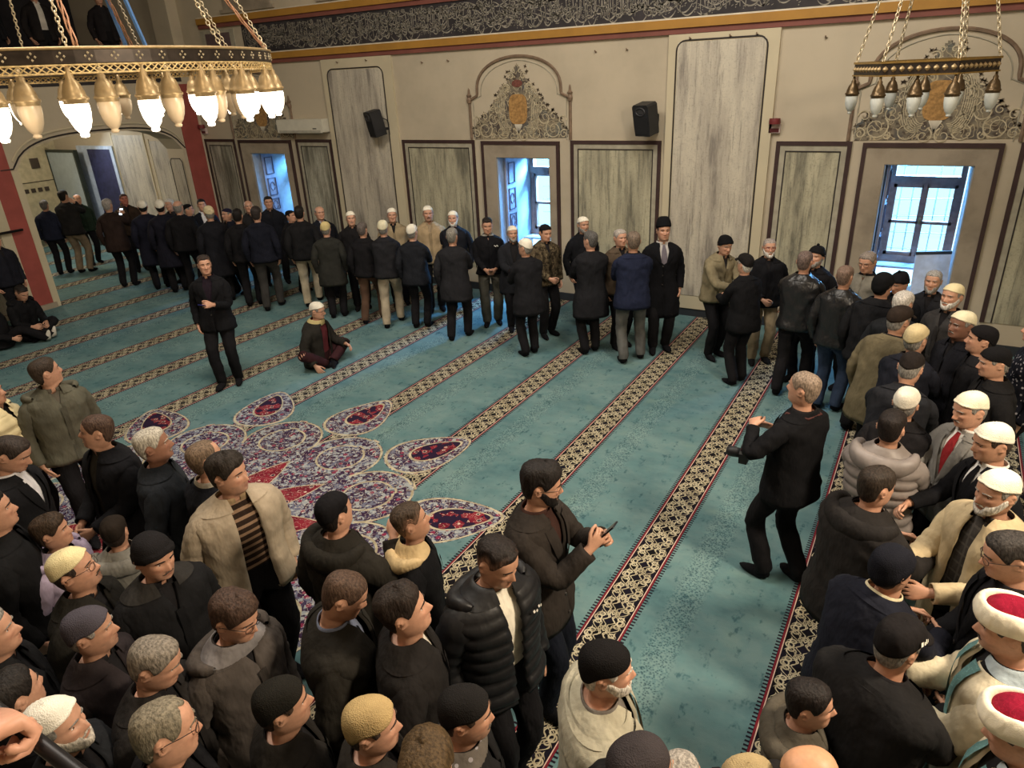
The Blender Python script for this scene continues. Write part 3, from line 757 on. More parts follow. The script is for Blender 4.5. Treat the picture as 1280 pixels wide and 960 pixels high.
        def finger(loop, base, d0, axis, up, segs, rad, cu):
            prev = loop; p = base; d = d0; uu = up
            m = 8
            for si, (L, ang) in enumerate(segs):
                a = ang * cu; d, uu = d * math.cos(a) - uu * math.sin(a), uu * math.cos(a) + d * math.sin(a)
                for fr in ((.5, 1) if si else (.55, 1)):
                    c = p + d * L * fr; r = rad * (1 - .1 * si - (.06 if fr == 1 else 0))
                    ang8 = [(-.75, .75), (0, 1), (.75, .75), (1, 0), (.75, -.75), (0, -1), (-.75, -.75), (-1, 0)]
                    nn = addv([c + axis * q[0] * r + uu * q[1] * r for q in ang8]); cur = [nn + k for k in range(m)]
                    for k in range(m): Fc.append((prev[k], prev[(k + 1) % m], cur[(k + 1) % m], cur[k]))
                    prev = cur
                p = p + d * L
            tp = addv([p + d * rad * .55])
            for k in range(m): Fc.append((prev[k], prev[(k + 1) % m], tp))
        for i, L in enumerate((.060, .076, .082, .073)):
            x = -KW + 2 * KW * (i + .5) / 4
            loop = [tj[2 * i], tj[2 * i + 1], tj[2 * i + 2], mm[i + 1], bj[2 * i + 2], bj[2 * i + 1], bj[2 * i], mm[i]]
            c = np.mean([V[q] for q in loop], axis=0); sp = (i - 1.5) * .05
            finger(loop, c, unit(t + f * sp), f, u, ((L * .45, 1.1), (L * .32, 1.45), (L * .26, .9)), .0088, curl * (1.0 if i else 1.08))
        p1, p2, p3 = rings[0], rings[1], rings[2]
        loop = [p1[4], p1[5], p1[6], p2[6], p3[6], p3[5], p3[4], p2[4]]
        c = np.mean([V[q] for q in loop], axis=0)
        d = unit(f * .62 + t * .68 - u * .38); ax = unit(-u + d * np.dot(u, d)); up = np.cross(ax, d); up = up * np.sign(np.dot(up, -t))
        finger(loop, c, d, ax, up, ((.040, .2), (.030, .45), (.024, .4)), .0105, .5 + curl * .6)
        hands[sd] = (Wp + t * .075 - u * .02, t, u, f, Wp)
    # legs
    lr = t0 + (len(trs) - 1) * NC
    fm, bm = V[lr], V[lr + 23]
    cr = [addv([np.array(bm) * (1 - q) + np.array(fm) * q - np.array([0, 0, .03 * math.sin(q * PI)])]) for q in (.25, .5, .75)]
    LR = [.088, .080, .062, .056, .054, .053, .056, .044, .036, .040, .041, .037, .036, .022]
    for sd in (1, -1):
        half = [lr + k for k in range(24)] if sd > 0 else [lr + (NC - k) % NC for k in range(24)]
        prev = half + cr
        P, T, U = F.leg(sd); n = 27
        B = np.cross(T, U); B = B * np.sign(np.dot(B[0], np.array([sd, 0, 0])) or 1)
        al = np.array([PI * k / 23 for k in range(24)] + [PI + PI / 4 * q for q in (1, 2, 3)])
        for i in range(1, len(P)):
            r = LR[i]; ry = r * (.72 if i >= 12 else 1)
            q = P[i] + np.cos(al)[:, None] * U[i] * ry + np.sin(al)[:, None] * B[i] * r
            if F.pel > .5: q[:, 2] = np.maximum(q[:, 2], .006)
            else: q[:, 2] = np.maximum(q[:, 2], .012)
            nn = addv(q); cur = [nn + k for k in range(n)]
            for k in range(n): Fc.append((prev[k], prev[(k + 1) % n], cur[(k + 1) % n], cur[k]))
            prev = cur
        Fc.append(tuple(prev))
    V = np.array(V); C = np.tile(sk, (len(V), 1))
    # natural tints of the face
    hv = slice(r0, r0 + nh * NC); L = hp[::-1].reshape(-1, 3); X_ = np.abs(L[:, 0]); z = L[:, 2]; fr = (L[:, 1] > .05)
    lip = fr * np.exp(-(X_ / .019) ** 4) * (np.exp(-((z - .046) / .0085) ** 4)); k = lip[:, None] * .6
    C[hv] = C[hv] * (1 - k) + k * sk * np.array([.80, .52, .52])
    rd = (fr * (g2(X_ - .04, .02, z - .085, .018) + g2(X_, .012, z - .08, .014)) * .35)[:, None]
    C[hv] *= 1 - rd * np.array([0, .28, .3])
    st = o.get('stub', 0) * fr * sm(-z, -.07, -.055)
    C[hv] *= 1 - (st * .45)[:, None] * np.array([1, .9, .8])
    return V, Fc, C, hands
# ---------------------------------------------------------------- people: hair, caps, clothing
def attr_mat(name, rough, spec, nscale=0, amt=0.0, stretch=(1, 1, 1), bmp=0.0):
    m, b = newmat(name, rough, spec=spec); a = X.T.nodes.new('ShaderNodeAttribute'); a.attribute_name = 'Col'; c = X(a.outputs['Color'])
    if nscale:
        n = tex_noise(scaled(position('O'), *stretch), nscale, 3)
        hs = X.T.nodes.new('ShaderNodeHueSaturation'); X.T.links.new(c.s, hs.inputs['Color']); v = n.step(.25, .75) * (2 * amt) + (1 - amt)
        X.T.links.new(v.s, hs.inputs['Value']); c = X(hs.outputs[0])
        if bmp: bump(b, n, bmp, .006)
    setcol(b, c); return m
M_SKIN = attr_mat('skin', .48, .4, 60, .07)
M_HAIR = attr_mat('hair', .6, .22, 95, .5, (1, 1, .4), 1.0)
M_EYE = attr_mat('eye', .15, .5)
def clothmat(c, kind='cloth'):
    key = 'c_%s_%d_%d_%d' % (kind, c[0], c[1], c[2])
    if key in MATS: return MATS[key]
    L = srgb(*c)
    if max(c) < 75: L = tuple(q * .62 for q in L)
    if kind == 'leather': m, b = newmat('leather', .38, spec=.5)
    elif kind == 'nylon': m, b = newmat('padded_nylon', .5, spec=.4)
    else: m, b = newmat('woven_cloth', .9, spec=.12)
    P = position('O'); n = tex_noise(P, 5, 4, .6); col = mix([q * .82 for q in L], [q * 1.18 for q in L], n.step(.3, .7))
    if kind == 'stripe':
        z = split(P)[2]; col = mix(col, srgb(142, 116, 94), ((z * 130.0).sin() > .35) * 1.0)
    elif kind == 'check':
        x, y, z = split(P); col = mix(col, [q * 2.2 for q in L], (((z * 110.0).sin() > .8).max(((x * 110.0 + y * 60.0).sin() > .8))) * .6)
    elif kind == 'camo':
        a = tex_noise(P, 16, 2); col = mix(col, [q * .35 for q in L], a.step(.5, .53)); col = mix(col, [q * 1.7 for q in L], tex_noise(scaled(P, 1.3, 1, 1), 21, 2).step(.58, .61))
    elif kind == 'knit':
        bump(b, tex_voro(P, 190), .6, .004)
    elif kind == 'flower':
        a = tex_voro(P, 30); col = mix(col, srgb(150, 146, 150), (a < .28) * 1.0)
    elif kind == 'brocade':
        a = (tex_noise(P, 22, 2) * 22.0).sin().abs(); col = mix([min(1, q * 1.5) for q in L], col, a.step(.1, .3))
    if kind not in ('knit',):
        q = X.T.nodes.new('ShaderNodeMapping'); q.inputs['Rotation'].default_value = (.5, .35, .2); q.inputs['Scale'].default_value = (1, 1, .45); X.T.links.new(P.s, q.inputs['Vector'])
        h = tex_noise(X(q.outputs[0]), 9.0, 3, .5) * (.4 if kind == 'nylon' else 1.0) + tex_noise(P, 240, 2) * (.03 if kind not in ('leather', 'nylon') else 0)
        bump(b, h, .75, .05 if kind != 'nylon' else .035)
    setcol(b, col); MATS[key] = m; return m
def put(F, V, f, name, mat, root, cols=None, label=None, smooth=True):
    V = np.array(V) * F.S
    k = {'label': label} if label else {}
    return mesh(name, V, f, mat, root, smooth, cols, True, **k)
def headshell(F, thc, zr, rows, thick, zc=.2282, closed=True, lift=None):
    """Surface laid over the skull between the rim height zr and the crown."""
    s = np.linspace(0, 1, rows)[:, None]; th = thc[None, :] + 0 * s
    z = zr[None, :] + (zc - zr[None, :]) * (1 - (1 - s) ** 1.45)
    p = hbase(th, np.minimum(z, .2279)); n = p - HC; n /= np.linalg.norm(n, axis=-1)[..., None]
    tk = thick(th, s); p = p + n * tk[..., None]
    if lift is not None: p[..., 2] += lift(th, s); 
    return p, z, s
def lin(th, tab):
    a = np.degrees(np.abs(np.where(th > PI, th - 2 * PI, th))); return np.interp(a, [q[0] for q in tab], [q[1] for q in tab])
HAIRLINE = [(0, .180), (22, .182), (42, .176), (56, .158), (66, .136), (74, .118), (82, .112), (88, .142), (103, .146), (110, .11), (122, .055), (150, .030), (180, .026)]
def seedn(p, sc, sd=0.0):
    return np.array([noise.noise(Vector((q[0] * sc + sd, q[1] * sc, q[2] * sc))) for q in p.reshape(-1, 3)]).reshape(p.shape[:-1])
def add_hair(F, o, root, style, c):
    nc = 44; th = np.linspace(0, 2 * PI, nc, endpoint=False); L = np.array(srgb(*c)); skin = np.array(srgb(*o['skin']))
    tab = dict(HAIRLINE); top, side = {'short': (.010, .006), 'fade': (.014, .0015), 'full': (.026, .012), 'curly': (.030, .012), 'crop': (.005, .003), 'receding': (.007, .006), 'bald': (0, .006), 'undercap': (.0, .005), 'side': (.026, .0025)}[style]
    line = list(HAIRLINE)
    if style == 'receding': line = [(0, .196), (15, .203), (30, .212), (48, .196), (60, .160)] + HAIRLINE[4:]
    if style in ('full', 'curly', 'side'): line = [(0, .172), (25, .172), (45, .165), (56, .15)] + HAIRLINE[4:]
    zr = lin(th, line)
    if style in ('bald', 'undercap'):
        zt = lin(th, [(0, .15), (60, .15), (75, .165), (180, .17)]) if style == 'bald' else zr * 0 + .175
        nc = 34; th = np.radians(np.linspace(66, 294, nc)); zr = lin(th, HAIRLINE); rows = 9
        s = np.linspace(0, 1, rows)[:, None]; TH_ = th[None, :] + 0 * s; z = zr[None] + (np.maximum(.17, zr + .01)[None] - zr[None]) * s
        p = hbase(TH_, z); n = p - HC; n /= np.linalg.norm(n, axis=-1)[..., None]
        ed = np.minimum(sm(s, 0, .15) * sm(1 - s, 0, .3), 1) * sm(TH_, math.radians(66), math.radians(76)) * sm(2 * PI - TH_, math.radians(66), math.radians(76))
        p = p + n * (ed * side + (seedn(p, 70) * .0025) * ed - .0015 * (1 - ed))[..., None]
        put(F, F.H(p).reshape(-1, 3), grid_faces(rows, nc, False), 'hair', M_HAIR, root, np.tile(L, (rows * nc, 1))); return
    rows = 15
    zr = zr + np.array([.004 * noise.noise(Vector((k * 1.7, o.get('seed', 0), 0))) for k in range(nc)])
    def tk(t, s):
        k = sm(s, 0, .10) if style != 'fade' else sm(s, 0, .16)
        front = np.clip(np.cos(t), 0, 1) ** 2
        tp = sm(s, .25, .75); v = (side * (1 - tp) + top * tp) * k
        if style in ('full', 'curly', 'side', 'fade', 'short'): v = v + top * .55 * front * sm(s, .02, .3) * (1 - sm(s, .8, 1) * .5)
        if style == 'fade': v = side * k * (1 - sm(s, .38, .52) * (1 - front)) + top * np.maximum(sm(s, .34, .6), front * sm(s, .02, .3)) * 1.1
        return v - .0018 * (1 - k)
    p, z, s = headshell(F, th, zr, rows, tk)
    am = {'curly': .007, 'full': .005, 'side': .005, 'fade': .004}.get(style, .0022); sc = {'curly': 75, 'full': 45}.get(style, 60)
    nz = seedn(p * np.array([1, .6, 1]), sc, o.get('seed', 0)); n = p - HC; n /= np.linalg.norm(n, axis=-1)[..., None]
    p = p + n * (nz * am * sm(s, .05, .3))[..., None]
    k = np.ones(p.shape[:2]); 
    if style == 'fade': k = np.maximum(.35 + .65 * sm(s + 0 * k, .12, .5), np.clip(np.cos(th)[None], 0, 1) ** .5)
    if style == 'crop': k = k * .8
    C = L[None, None] * k[..., None] + skin * .5 * (1 - k[..., None])
    put(F, F.H(p).reshape(-1, 3), grid_faces(rows, nc, True), 'hair', M_HAIR, root, C.reshape(-1, 3))
CAPS = {'kufi': ([(0, .183), (50, .172), (90, .154), (130, .126), (180, .108)], .0075, .008),
        'skull': ([(0, .187), (50, .176), (90, .158), (130, .124), (180, .100)], .0065, .003),
        'deep': ([(0, .178), (50, .162), (80, .146), (100, .138), (130, .098), (180, .075)], .0065, .003),
        'beanie': ([(0, .168), (50, .154), (80, .128), (110, .105), (180, .06)], .010, .008),
        'fez': ([(0, .176), (60, .164), (90, .154), (130, .130), (180, .118)], .011, .046),
        'flat': ([(0, .176), (60, .164), (90, .152), (130, .120), (180, .104)], .011, .005),
        'turban': ([(0, .162), (60, .152), (90, .146), (130, .128), (180, .118)], .012, .012)}
def add_cap(F, o, root, kind, c, label=None):
    if kind == 'pompom':
        add_cap(F, o, root, 'beanie', c, label)
        p = np.array([[0.018 * math.sin(a) * math.cos(b), .018 * math.sin(a) * math.sin(b), .018 * math.cos(a) + .252] for a in np.linspace(0, PI, 7) for b in np.linspace(0, 2 * PI, 10, endpoint=False)])
        put(F, F.H(p), grid_faces(7, 10), 'pompom', clothmat(c, 'knit'), root); return
    tab, t0, lf = CAPS[kind]; nc = 48; rows = 14
    th = np.linspace(0, 2 * PI, nc, endpoint=False); zr = lin(th, tab)
    def tk(t, s):
        v = t0 + 0 * t + .0 * s
        if kind == 'beanie': v = v + .005 * (s < .24) + .0012 * np.sin(t * 34) * (1 - s)
        if kind == 'kufi': v = v + .0012 * np.sin(t * 22) * sm(s, .1, .3) + .0025 * sm(-s, -.12, -.08)
        if kind == 'fez': v = v + .014 * np.sin(np.clip(s, 0, 1) * PI) ** .7 + .004
        if kind == 'flat': v = v + .016 * np.sin(s * PI) * (.5 + .6 * np.clip(np.cos(t), -.5, 1))
        if kind == 'turban': v = v + .010
        return v
    lift = (lambda t, s: lf * sm(s, .25, .8) + 0 * t)
    p, z, s = headshell(F, th, zr, rows, tk, lift=lift)
    rim = hbase(th, zr) ; rim = HC + (rim - HC) * .97
    P = np.concatenate([rim[None], p], 0)
    mat = clothmat(c, 'knit' if kind in ('kufi', 'beanie', 'deep') else 'cloth')
    cap = put(F, F.H(P).reshape(-1, 3), grid_faces(rows + 1, nc), {'kufi': 'skullcap', 'skull': 'skullcap', 'deep': 'skullcap', 'beanie': 'beanie', 'fez': 'lambskin_cap', 'flat': 'flat_cap', 'turban': 'turban'}[kind], mat if kind != 'turban' else clothmat((124, 20, 42), 'brocade'), root, label=label)
    if kind == 'flat':
        v = []; f = []
        for i, a in enumerate(np.radians(np.linspace(-62, 62, 15))):
            b = hbase(np.array(a), np.array(.168)); d = np.array([math.sin(a), math.cos(a), 0]); e = .052 * math.cos(a * 1.4) ** .6 if abs(a * 1.4) < PI / 2 else 0
            for q, dz in ((.0, .004), (.5, .002), (1, -.012), (1, -.017), (.4, -.004)): v.append(b + d * (.006 + (e + .006) * q) + np.array([0, 0, dz]))
        put(F, F.H(np.array(v)), grid_faces(15, 5, True), 'cap_peak', mat, root)
    if kind == 'turban':    # wound white band around the red crown
        v = []; nb = 14
        for i in range(nb):
            a = 2 * PI * i / nb
            zz = zr + .046 + .050 * math.sin(a); b = hbase(th, np.minimum(zr + .012, .17)); d = b - np.array([0, -.004, 0]); d[:, 2] = 0
            l = np.linalg.norm(d, axis=1)[:, None]; q = d / l * (l * (1 - .10 * (math.sin(a) > 0) * math.sin(a)) + .014 + .022 * math.cos(a))
            q[:, 2] = zz; q[:, 1] += -.004; v.append(q)
        v = np.array(v); 
        f = []
        for i in range(nb):
            for k in range(nc): f.append((i * nc + k, i * nc + (k + 1) % nc, ((i + 1) % nb) * nc + (k + 1) % nc, ((i + 1) % nb) * nc + k))
        put(F, F.H(v).reshape(-1, 3), f, 'turban_band', clothmat((236, 228, 206)), root, label='white wound turban band')
def facey(x, z, o):
    a = np.interp(z, HZ, HA); s = np.clip(np.abs(x) / a, 0, .999) ** (1 / EX); th = np.arcsin(s) * np.sign(x)
    return hface(np.array([th]), np.array([z]), o.get('nose', 1), o.get('age', 0))[0, 1]
def add_face(F, o, root):
    bc = np.array(srgb(*o.get('brow', o.get('hairc', (40, 32, 28)))))
    v = []; f = []
    for s in (-1, 1):
        # eye
        ev = []; ec = []; n1, n2 = 7, 12; op = o.get('eyes', .6); y0 = facey(s * .032, .1155, o)
        for i in range(n1):
            a = PI / 2 * i / (n1 - 1)
            for k in range(n2):
                b = 2 * PI * k / n2; x = .0148 * math.sin(a) * math.cos(b); z = .0095 * op * math.sin(a) * math.sin(b)
                ev.append((s * .032 + x, y0 - .004 + .0075 * math.cos(a) - .25 * abs(x) * (1 if x * s > 0 else .1), .1145 + z)); r = math.hypot(x, z)
                ec.append((.012, .008, .006) if r < .0062 else (.62, .58, .54))
        put(F, F.H(np.array(ev)), grid_faces(n1, n2), 'eye', M_EYE, root, np.array(ec))
        base = len(v); pts = []
        for i in range(8):
            t = i / 7; x = .013 + .040 * t; z = .1345 + .0065 * math.sin(PI * (t * .8 + .12)) - .003 * t; pts.append((s * x, facey(s * x, z, o) + .0012, z))
        m = MB().tube(pts, [.0022, .0035, .0037, .0036, .0034, .003, .0024, .0014], 6); v += m.v; f += [tuple(q + base for q in g) for g in m.f]
    put(F, F.H(np.array(v)), f, 'eyebrows', M_HAIR, root, np.tile(bc, (len(v), 1)))
    if o.get('mous'):
        L = np.array(srgb(*o['mous'])); pts = []
        for i in range(13):
            x = -.030 + .005 * i; z = .0600 - .16 * abs(x) - .004 * (abs(x) > .02); pts.append((x, facey(x, z, o) + .001, z))
        m = MB().tube(pts, [.0018, .0035, .005, .006, .0068, .0068, .006, .0068, .0068, .006, .005, .0035, .0018], 7)
        put(F, F.H(np.array(m.v)), m.f, 'moustache', M_HAIR, root, np.tile(L, (len(m.v), 1)))
    if o.get('beard'):
        bcol, bl = o['beard'][0], o['beard'][1] if len(o['beard']) > 1 else .012
        L = np.array(srgb(*bcol)); n = 29; th = np.radians(np.linspace(-92, 92, n)); rows = 9
        zt = lin(th, [(0, .033), (13, .034), (19, .046), (26, .064), (45, .068), (66, .082), (80, .105), (92, .112)]); zb = lin(th, [(0, -.006), (40, .0), (70, .018), (92, .075)])
        s = np.linspace(0, 1, rows)[:, None]; T2 = th[None] + 0 * s; z = zb[None] + (zt - zb)[None] * s
        p = hface(T2, z); p[..., 0] = np.where(np.abs(T2) > 1.2, hbase(T2, z)[..., 0], p[..., 0]); d = p - np.array([0, 0, .06]); d /= np.linalg.norm(d, axis=-1)[..., None]
        ed = sm(s, 0, .12) * sm(1 - s, 0, .2); lo = np.exp(-(T2 / .6) ** 2) * (1 - s)
        p = p + d * (ed * (bl * .45 + bl * lo) + seedn(p, 80) * .003 * ed - .001 * (1 - ed))[..., None]; p[..., 2] -= bl * .7 * lo * ed
        put(F, F.H(p).reshape(-1, 3), grid_faces(rows, n, False), 'beard', M_HAIR, root, np.tile(L, (rows * n, 1)))
    if o.get('glasses'):
        m = MB(); 
        for s in (-1, 1):
            yy = facey(s * .033, .137, o) + .010
            m.tube([(s * (.034 + .0235 * spow(math.cos(a), .8)), yy - .012 * abs(math.cos(a)) * (1 if math.cos(a) > 0 else .0) , .113 + .0175 * spow(math.sin(a), .8)) for a in np.linspace(0, 2 * PI, 18, endpoint=False)], .0016, 5, True)
            m.tube([(s * .057, yy - .012, .118), (s * .074, .045, .119), (s * .083, .0, .120), (s * .083, -.022, .112)], .0016, 5)
        y1 = facey(0, .118, o) + .006; m.tube([(-.0115, yy - .001, .117), (0, max(y1, yy), .1185), (.0115, yy - .001, .117)], .0016, 5)
        put(F, F.H(np.array(m.v)), m.f, 'glasses', plain('g_%d' % o['glasses'][0], srgb(*o['glasses']), .3, .3), root)
def tgrid(F, ts, th, off, gapx=None, wrinkle=0.0, seed=0.0, quilt=0.0, skirt=0.0, zmin=.012):
    """Torso garment surface: rows ts, columns th (gapx: half-width of the front opening at each row)."""
    P = []
    for t in ts:
        o_ = off(t) if callable(off) else off; a = np.interp(t, TT, TA) * F.w + o_
        g = 0.0
        if gapx is not None: g = math.asin(min(.95, max(.0, gapx(t)) / a) ** (1 / .86))
        tt = g + (2 * PI - 2 * g) * th if gapx is not None else th * 2 * PI
        p = F.ring(t, tt, o_ + (quilt * abs(math.sin(t * 42)) ** .7 if t < .47 else 0) + skirt * max(0, -t - .05) + .022 * float(sm(-t, -.02, .08)))
        P.append(p)
    P = np.array(P)
    if wrinkle:
        c = P.mean(1, keepdims=True); d = P - c; d[..., 2] = 0; d /= np.linalg.norm(d, axis=-1)[..., None] + 1e-6
        P = P + d * wr(P + seed, 13.0, wrinkle)[..., None]
    if zmin: P[..., 2] = np.maximum(P[..., 2], zmin)
    return P
def fold(P):      # turn the free edges in so that the cloth shows a thickness
    c = P.mean(1, keepdims=True)
    lo = P[:1] + (c[:1] - P[:1]) * .08 + np.array([0, 0, .012])
    return np.concatenate([lo, P], 0)
def sleeves(F, o, root, mat, r0, name, quilt=0.0, cuff=None, end=1.0, wrinkle=.004):
    n = 16; al = np.arange(n) * 2 * PI / n; out = []
    for sd in (1, -1):
        P, T, U = F.arm(sd); B = np.cross(T, U); m = 1.0
        # resample
        L = np.concatenate([[0], np.cumsum(np.linalg.norm(np.diff(P, axis=0), axis=1))]); tot = L[-1] - .006; N = 26
        q = np.linspace(0, tot * end, N); PP = np.stack([np.interp(q, L, P[:, k]) for k in range(3)], 1); UU = np.stack([np.interp(q, L, U[:, k]) for k in range(3)], 1); BB = np.stack([np.interp(q, L, B[:, k]) for k in range(3)], 1)
        rr = np.interp(q / tot, [0, .16, .30, .5, .62, .8, 1], [.060, .072, .070, .062, .058, .052, .048]) + r0
        rings = []
        for i in range(N):
            r = rr[i] + (quilt * (abs(math.sin(i * .95)) - .4)) + (.0035 * math.sin(i * 2.1 + sd) if 9 < i < 20 and not quilt else 0)
            rx = r; ring = PP[i] + np.cos(al)[:, None] * UU[i] * r * .96 + np.sin(al)[:, None] * BB[i] * r
            d = ring - PP[i]; ring = ring + d / r * wr(ring * 1.3 + sd, 17.0, wrinkle)[:, None]; rings.append(ring)
        c = PP[-1]; rings.append(c + (rings[-1] - c) * .86); rings.append(PP[-3] + (rings[-3] - PP[-3]) * .8)
        R = np.array(rings); R[..., 2] = np.maximum(R[..., 2], .014)
        put(F, R.reshape(-1, 3), grid_faces(len(R), n), name, mat, root)
def band(F, root, mat, name, t0, t1, g, o0, o1, rows=5, mid=0.0, label=None, dz=0.0, thk=.006):
    nc = 34; th = np.linspace(0, 1, nc); P = []
    prof = [(i / (rows - 1), 0) for i in range(rows)] + [(1 - i / (rows - 1), 1) for i in range(rows)]
    for k, inn in prof:
        t = t0 + (t1 - t0) * k; of = o0 + (o1 - o0) * k + mid * math.sin(PI * k) - (thk if inn else 0)
        a = np.interp(t, TT, TA) * F.w + of; gg = math.asin(min(.97, g / a) ** (1 / .86)) if g > 0 else 0
        P.append(F.ring(t, gg + (2 * PI - 2 * gg) * th, of) + np.array([0, 0, dz * k]))
    return put(F, np.array(P).reshape(-1, 3), grid_faces(len(P), nc, False), name, mat, root, label=label)
def add_top(F, o, root):
    kind, c = o['top'][0], o['top'][1]; tex = o['top'][2] if len(o['top']) > 2 else ('nylon' if kind == 'puffer' else 'cloth')
    hem = {'blazer': -.16, 'coat': -.42, 'jacket': -.10, 'open': -.12, 'puffer': -.10, 'hoodie': -.09, 'sweater': -.07, 'robe': -.80, 'parka': -.22}[kind]
    hem = o.get('hem', hem)
    of = {'blazer': .020, 'coat': .026, 'jacket': .026, 'open': .028, 'puffer': .036, 'hoodie': .024, 'sweater': .016, 'robe': .036, 'parka': .034}[kind] + o.get('bulk', 0)
    mat = clothmat(c, tex); sd = o.get('seed', 0.0)
    nm = {'blazer': 'suit_jacket', 'coat': 'overcoat', 'jacket': 'jacket', 'open': 'jacket', 'puffer': 'puffer_jacket', 'hoodie': 'hooded_sweatshirt', 'sweater': 'sweater', 'robe': 'robe', 'parka': 'parka'}[kind]
    V_ = o.get('vee', .14)
    if kind in ('blazer', 'coat'): gx = lambda t: np.interp(t, [-1, V_, .30, .44, .49, .52], [0.0, 0.0, .035, .062, .060, .05])
    elif kind in ('open', 'robe'): gx = lambda t: np.interp(t, [-1, 0, .3, .5, .53], [.08, .065, .06, .055, .045]) * o.get('gap', 1.0)
    elif o.get('unzip'): gx = lambda t: np.interp(t, [-1, 0, .3, .5, .53], [.035, .035, .04, .055, .05])
    elif kind in ('jacket', 'puffer', 'parka'): gx = lambda t: np.interp(t, [-1, .36, .47, .52], [0, 0, .03, .04])
    elif kind == 'hoodie': gx = lambda t: np.interp(t, [-1, .42, .5, .52], [0, 0, .035, .045])
    else: gx = lambda t: np.interp(t, [-1, .46, .52], [0, 0, .02])
    ts = [hem + (.515 - hem) * k for k in np.linspace(0, .72, 42 if kind == 'puffer' else 15)[:-1]] + list(np.linspace(hem + (.515 - hem) * .72, .515, 12))
    th = np.linspace(0, 1, 46)
    offf = (lambda t: of + (.010 if kind in ('jacket', 'puffer') and t < hem + .03 else 0) * -1 + (.006 * math.sin((t - hem) * 9) if kind != 'sweater' else 0))
    P = tgrid(F, ts, th, offf, gx, .006 if kind != 'puffer' else .003, sd, 0.015 if kind == 'puffer' else 0, .06 if kind in ('coat', 'robe', 'parka') else .02)
    P = fold(P); nr, ncol = P.shape[:2]
    # fold the two front edges in
    cc = P.mean(1, keepdims=True); e0 = P[:, :1] + (cc - P[:, :1]) * .09; e1 = P[:, -1:] + (cc - P[:, -1:]) * .09
    P = np.concatenate([e0, P, e1], 1)
    put(F, P.reshape(-1, 3), grid_faces(nr, ncol + 2, False), nm, mat, root)
    sleeves(F, o, root, mat, {'puffer': .018, 'parka': .012, 'sweater': -.006, 'robe': .014, 'blazer': -.004}.get(kind, 0) + o.get('bulk', 0) * .6, 'sleeve', .010 if kind == 'puffer' else 0)
    if kind in ('blazer', 'coat'):
        for s in (0, 1):     # lapels
            rows = []; 
            for k in np.linspace(0, 1, 10):
                t = V_ + (.475 - V_) * k; a = np.interp(t, TT, TA) * F.w + of; x0 = gx(t); w = .012 + .062 * math.sin(PI * min(1, k * .62 + .02)) ** 1.2
                r = []
                for j in range(4):
                    x = x0 + w * j / 3; g = math.asin(min(.95, max(x, .0005) / a) ** (1 / .86)); g = g if s else 2 * PI - g
                    r.append(F.ring(t, np.array([g]), of + (.007 if j < 3 else .002) + .003)[0])
                rows.append(r)
            put(F, np.array(rows).reshape(-1, 3), grid_faces(10, 4, False), 'lapel', mat, root)
        band(F, root, mat, 'collar', .492, .54, .052, of + .004, .014, 5, .004)
    elif kind in ('jacket', 'open'):
        band(F, root, clothmat(o['collar'], tex) if o.get('collar') else mat, 'collar', .492, .555, .050 if kind == 'jacket' else .06, of + .004, .018, 5, .010)
    elif kind in ('puffer', 'parka', 'hoodie'):
        hc = clothmat(o.get('hoodc', c), tex)
        band(F, root, hc, 'collar', .49, .56, .05, of, .022, 5, .012)
        nc = 30; th2 = np.radians(np.linspace(62, 298, nc)); rows = []
        big = {'puffer': 1.25, 'parka': 1.15, 'hoodie': 1.0}[kind]
        for k in np.linspace(0, 2 * PI, 12, endpoint=False):
            e = np.sin((th2 - math.radians(62)) / math.radians(236) * PI) ** .6
            base = F.ring(.49, th2, .034); d = base - F.F(.49)[0]; d[:, 2] = 0; d /= np.linalg.norm(d, axis=1)[:, None] + 1e-6
            rad = (.012 + .036 * e * big)[:, None]
            back = np.clip(-np.cos(th2), 0, 1)[:, None]
            rows.append(base + d * (math.cos(k) * rad * 1.0 + .012 * e[:, None]) + np.array([0, 0, 1.0]) * (math.sin(k) * rad * (1.1 + .3 * back) - .05 * back * big + .012))
        f = []
        for i in range(12):
            for k in range(nc - 1): f.append((i * nc + k, i * nc + k + 1, ((i + 1) % 12) * nc + k + 1, ((i + 1) % 12) * nc + k))
        H = np.array(rows); H = H + wr(H + sd, 30.0, .004)[..., None] * np.array([.5, .5, 1])
        put(F, H.reshape(-1, 3), f, 'hood', hc, root)
        if o.get('fur'):
            r = random.Random(2); m = MB()
            for i in range(260):
                a = r.random() * nc; k = int(a); b = H[2][min(k, nc - 1)] + (H[3][min(k, nc - 1)] - H[2][min(k, nc - 1)]) * r.random(); d = np.array([r.uniform(-1, 1), r.uniform(-1, 1), r.uniform(.3, 1.4)]) * .035
                m.tube([b, b + d * .6, b + d + np.array([0, 0, -.006])], [.0022, .0016, .0004], 4)
            put(F, np.array(m.v), m.f, 'fur_trim', plain('tan_fur', srgb(196, 160, 96), .8), root)
    elif kind == 'sweater': band(F, root, mat, 'neckband', .50, .53, .0, .014, .012, 4, .004)
    elif kind == 'robe':
        tr = clothmat(o.get('trimc', (92, 128, 128)), 'brocade')
        for s in (0, 1):
            rows = []
            for t in np.linspace(hem, .515, 22):
                a = np.interp(t, TT, TA) * F.w + of; r = []
                for j in range(3):
                    x = gx(t) - .006 + .055 * j / 2; g = math.asin(min(.95, max(x, 0.001) / a) ** (1 / .86)); g = g if s else 2 * PI - g
                    r.append(F.ring(t, np.array([g]), of + .010 + .06 * max(0, -t - .05) + .022 * float(sm(-t, -.02, .08)))[0])
                rows.append(r)
            put(F, np.array(rows).reshape(-1, 3), grid_faces(22, 3, False), 'front_band', tr, root, label='teal embroidered front band')
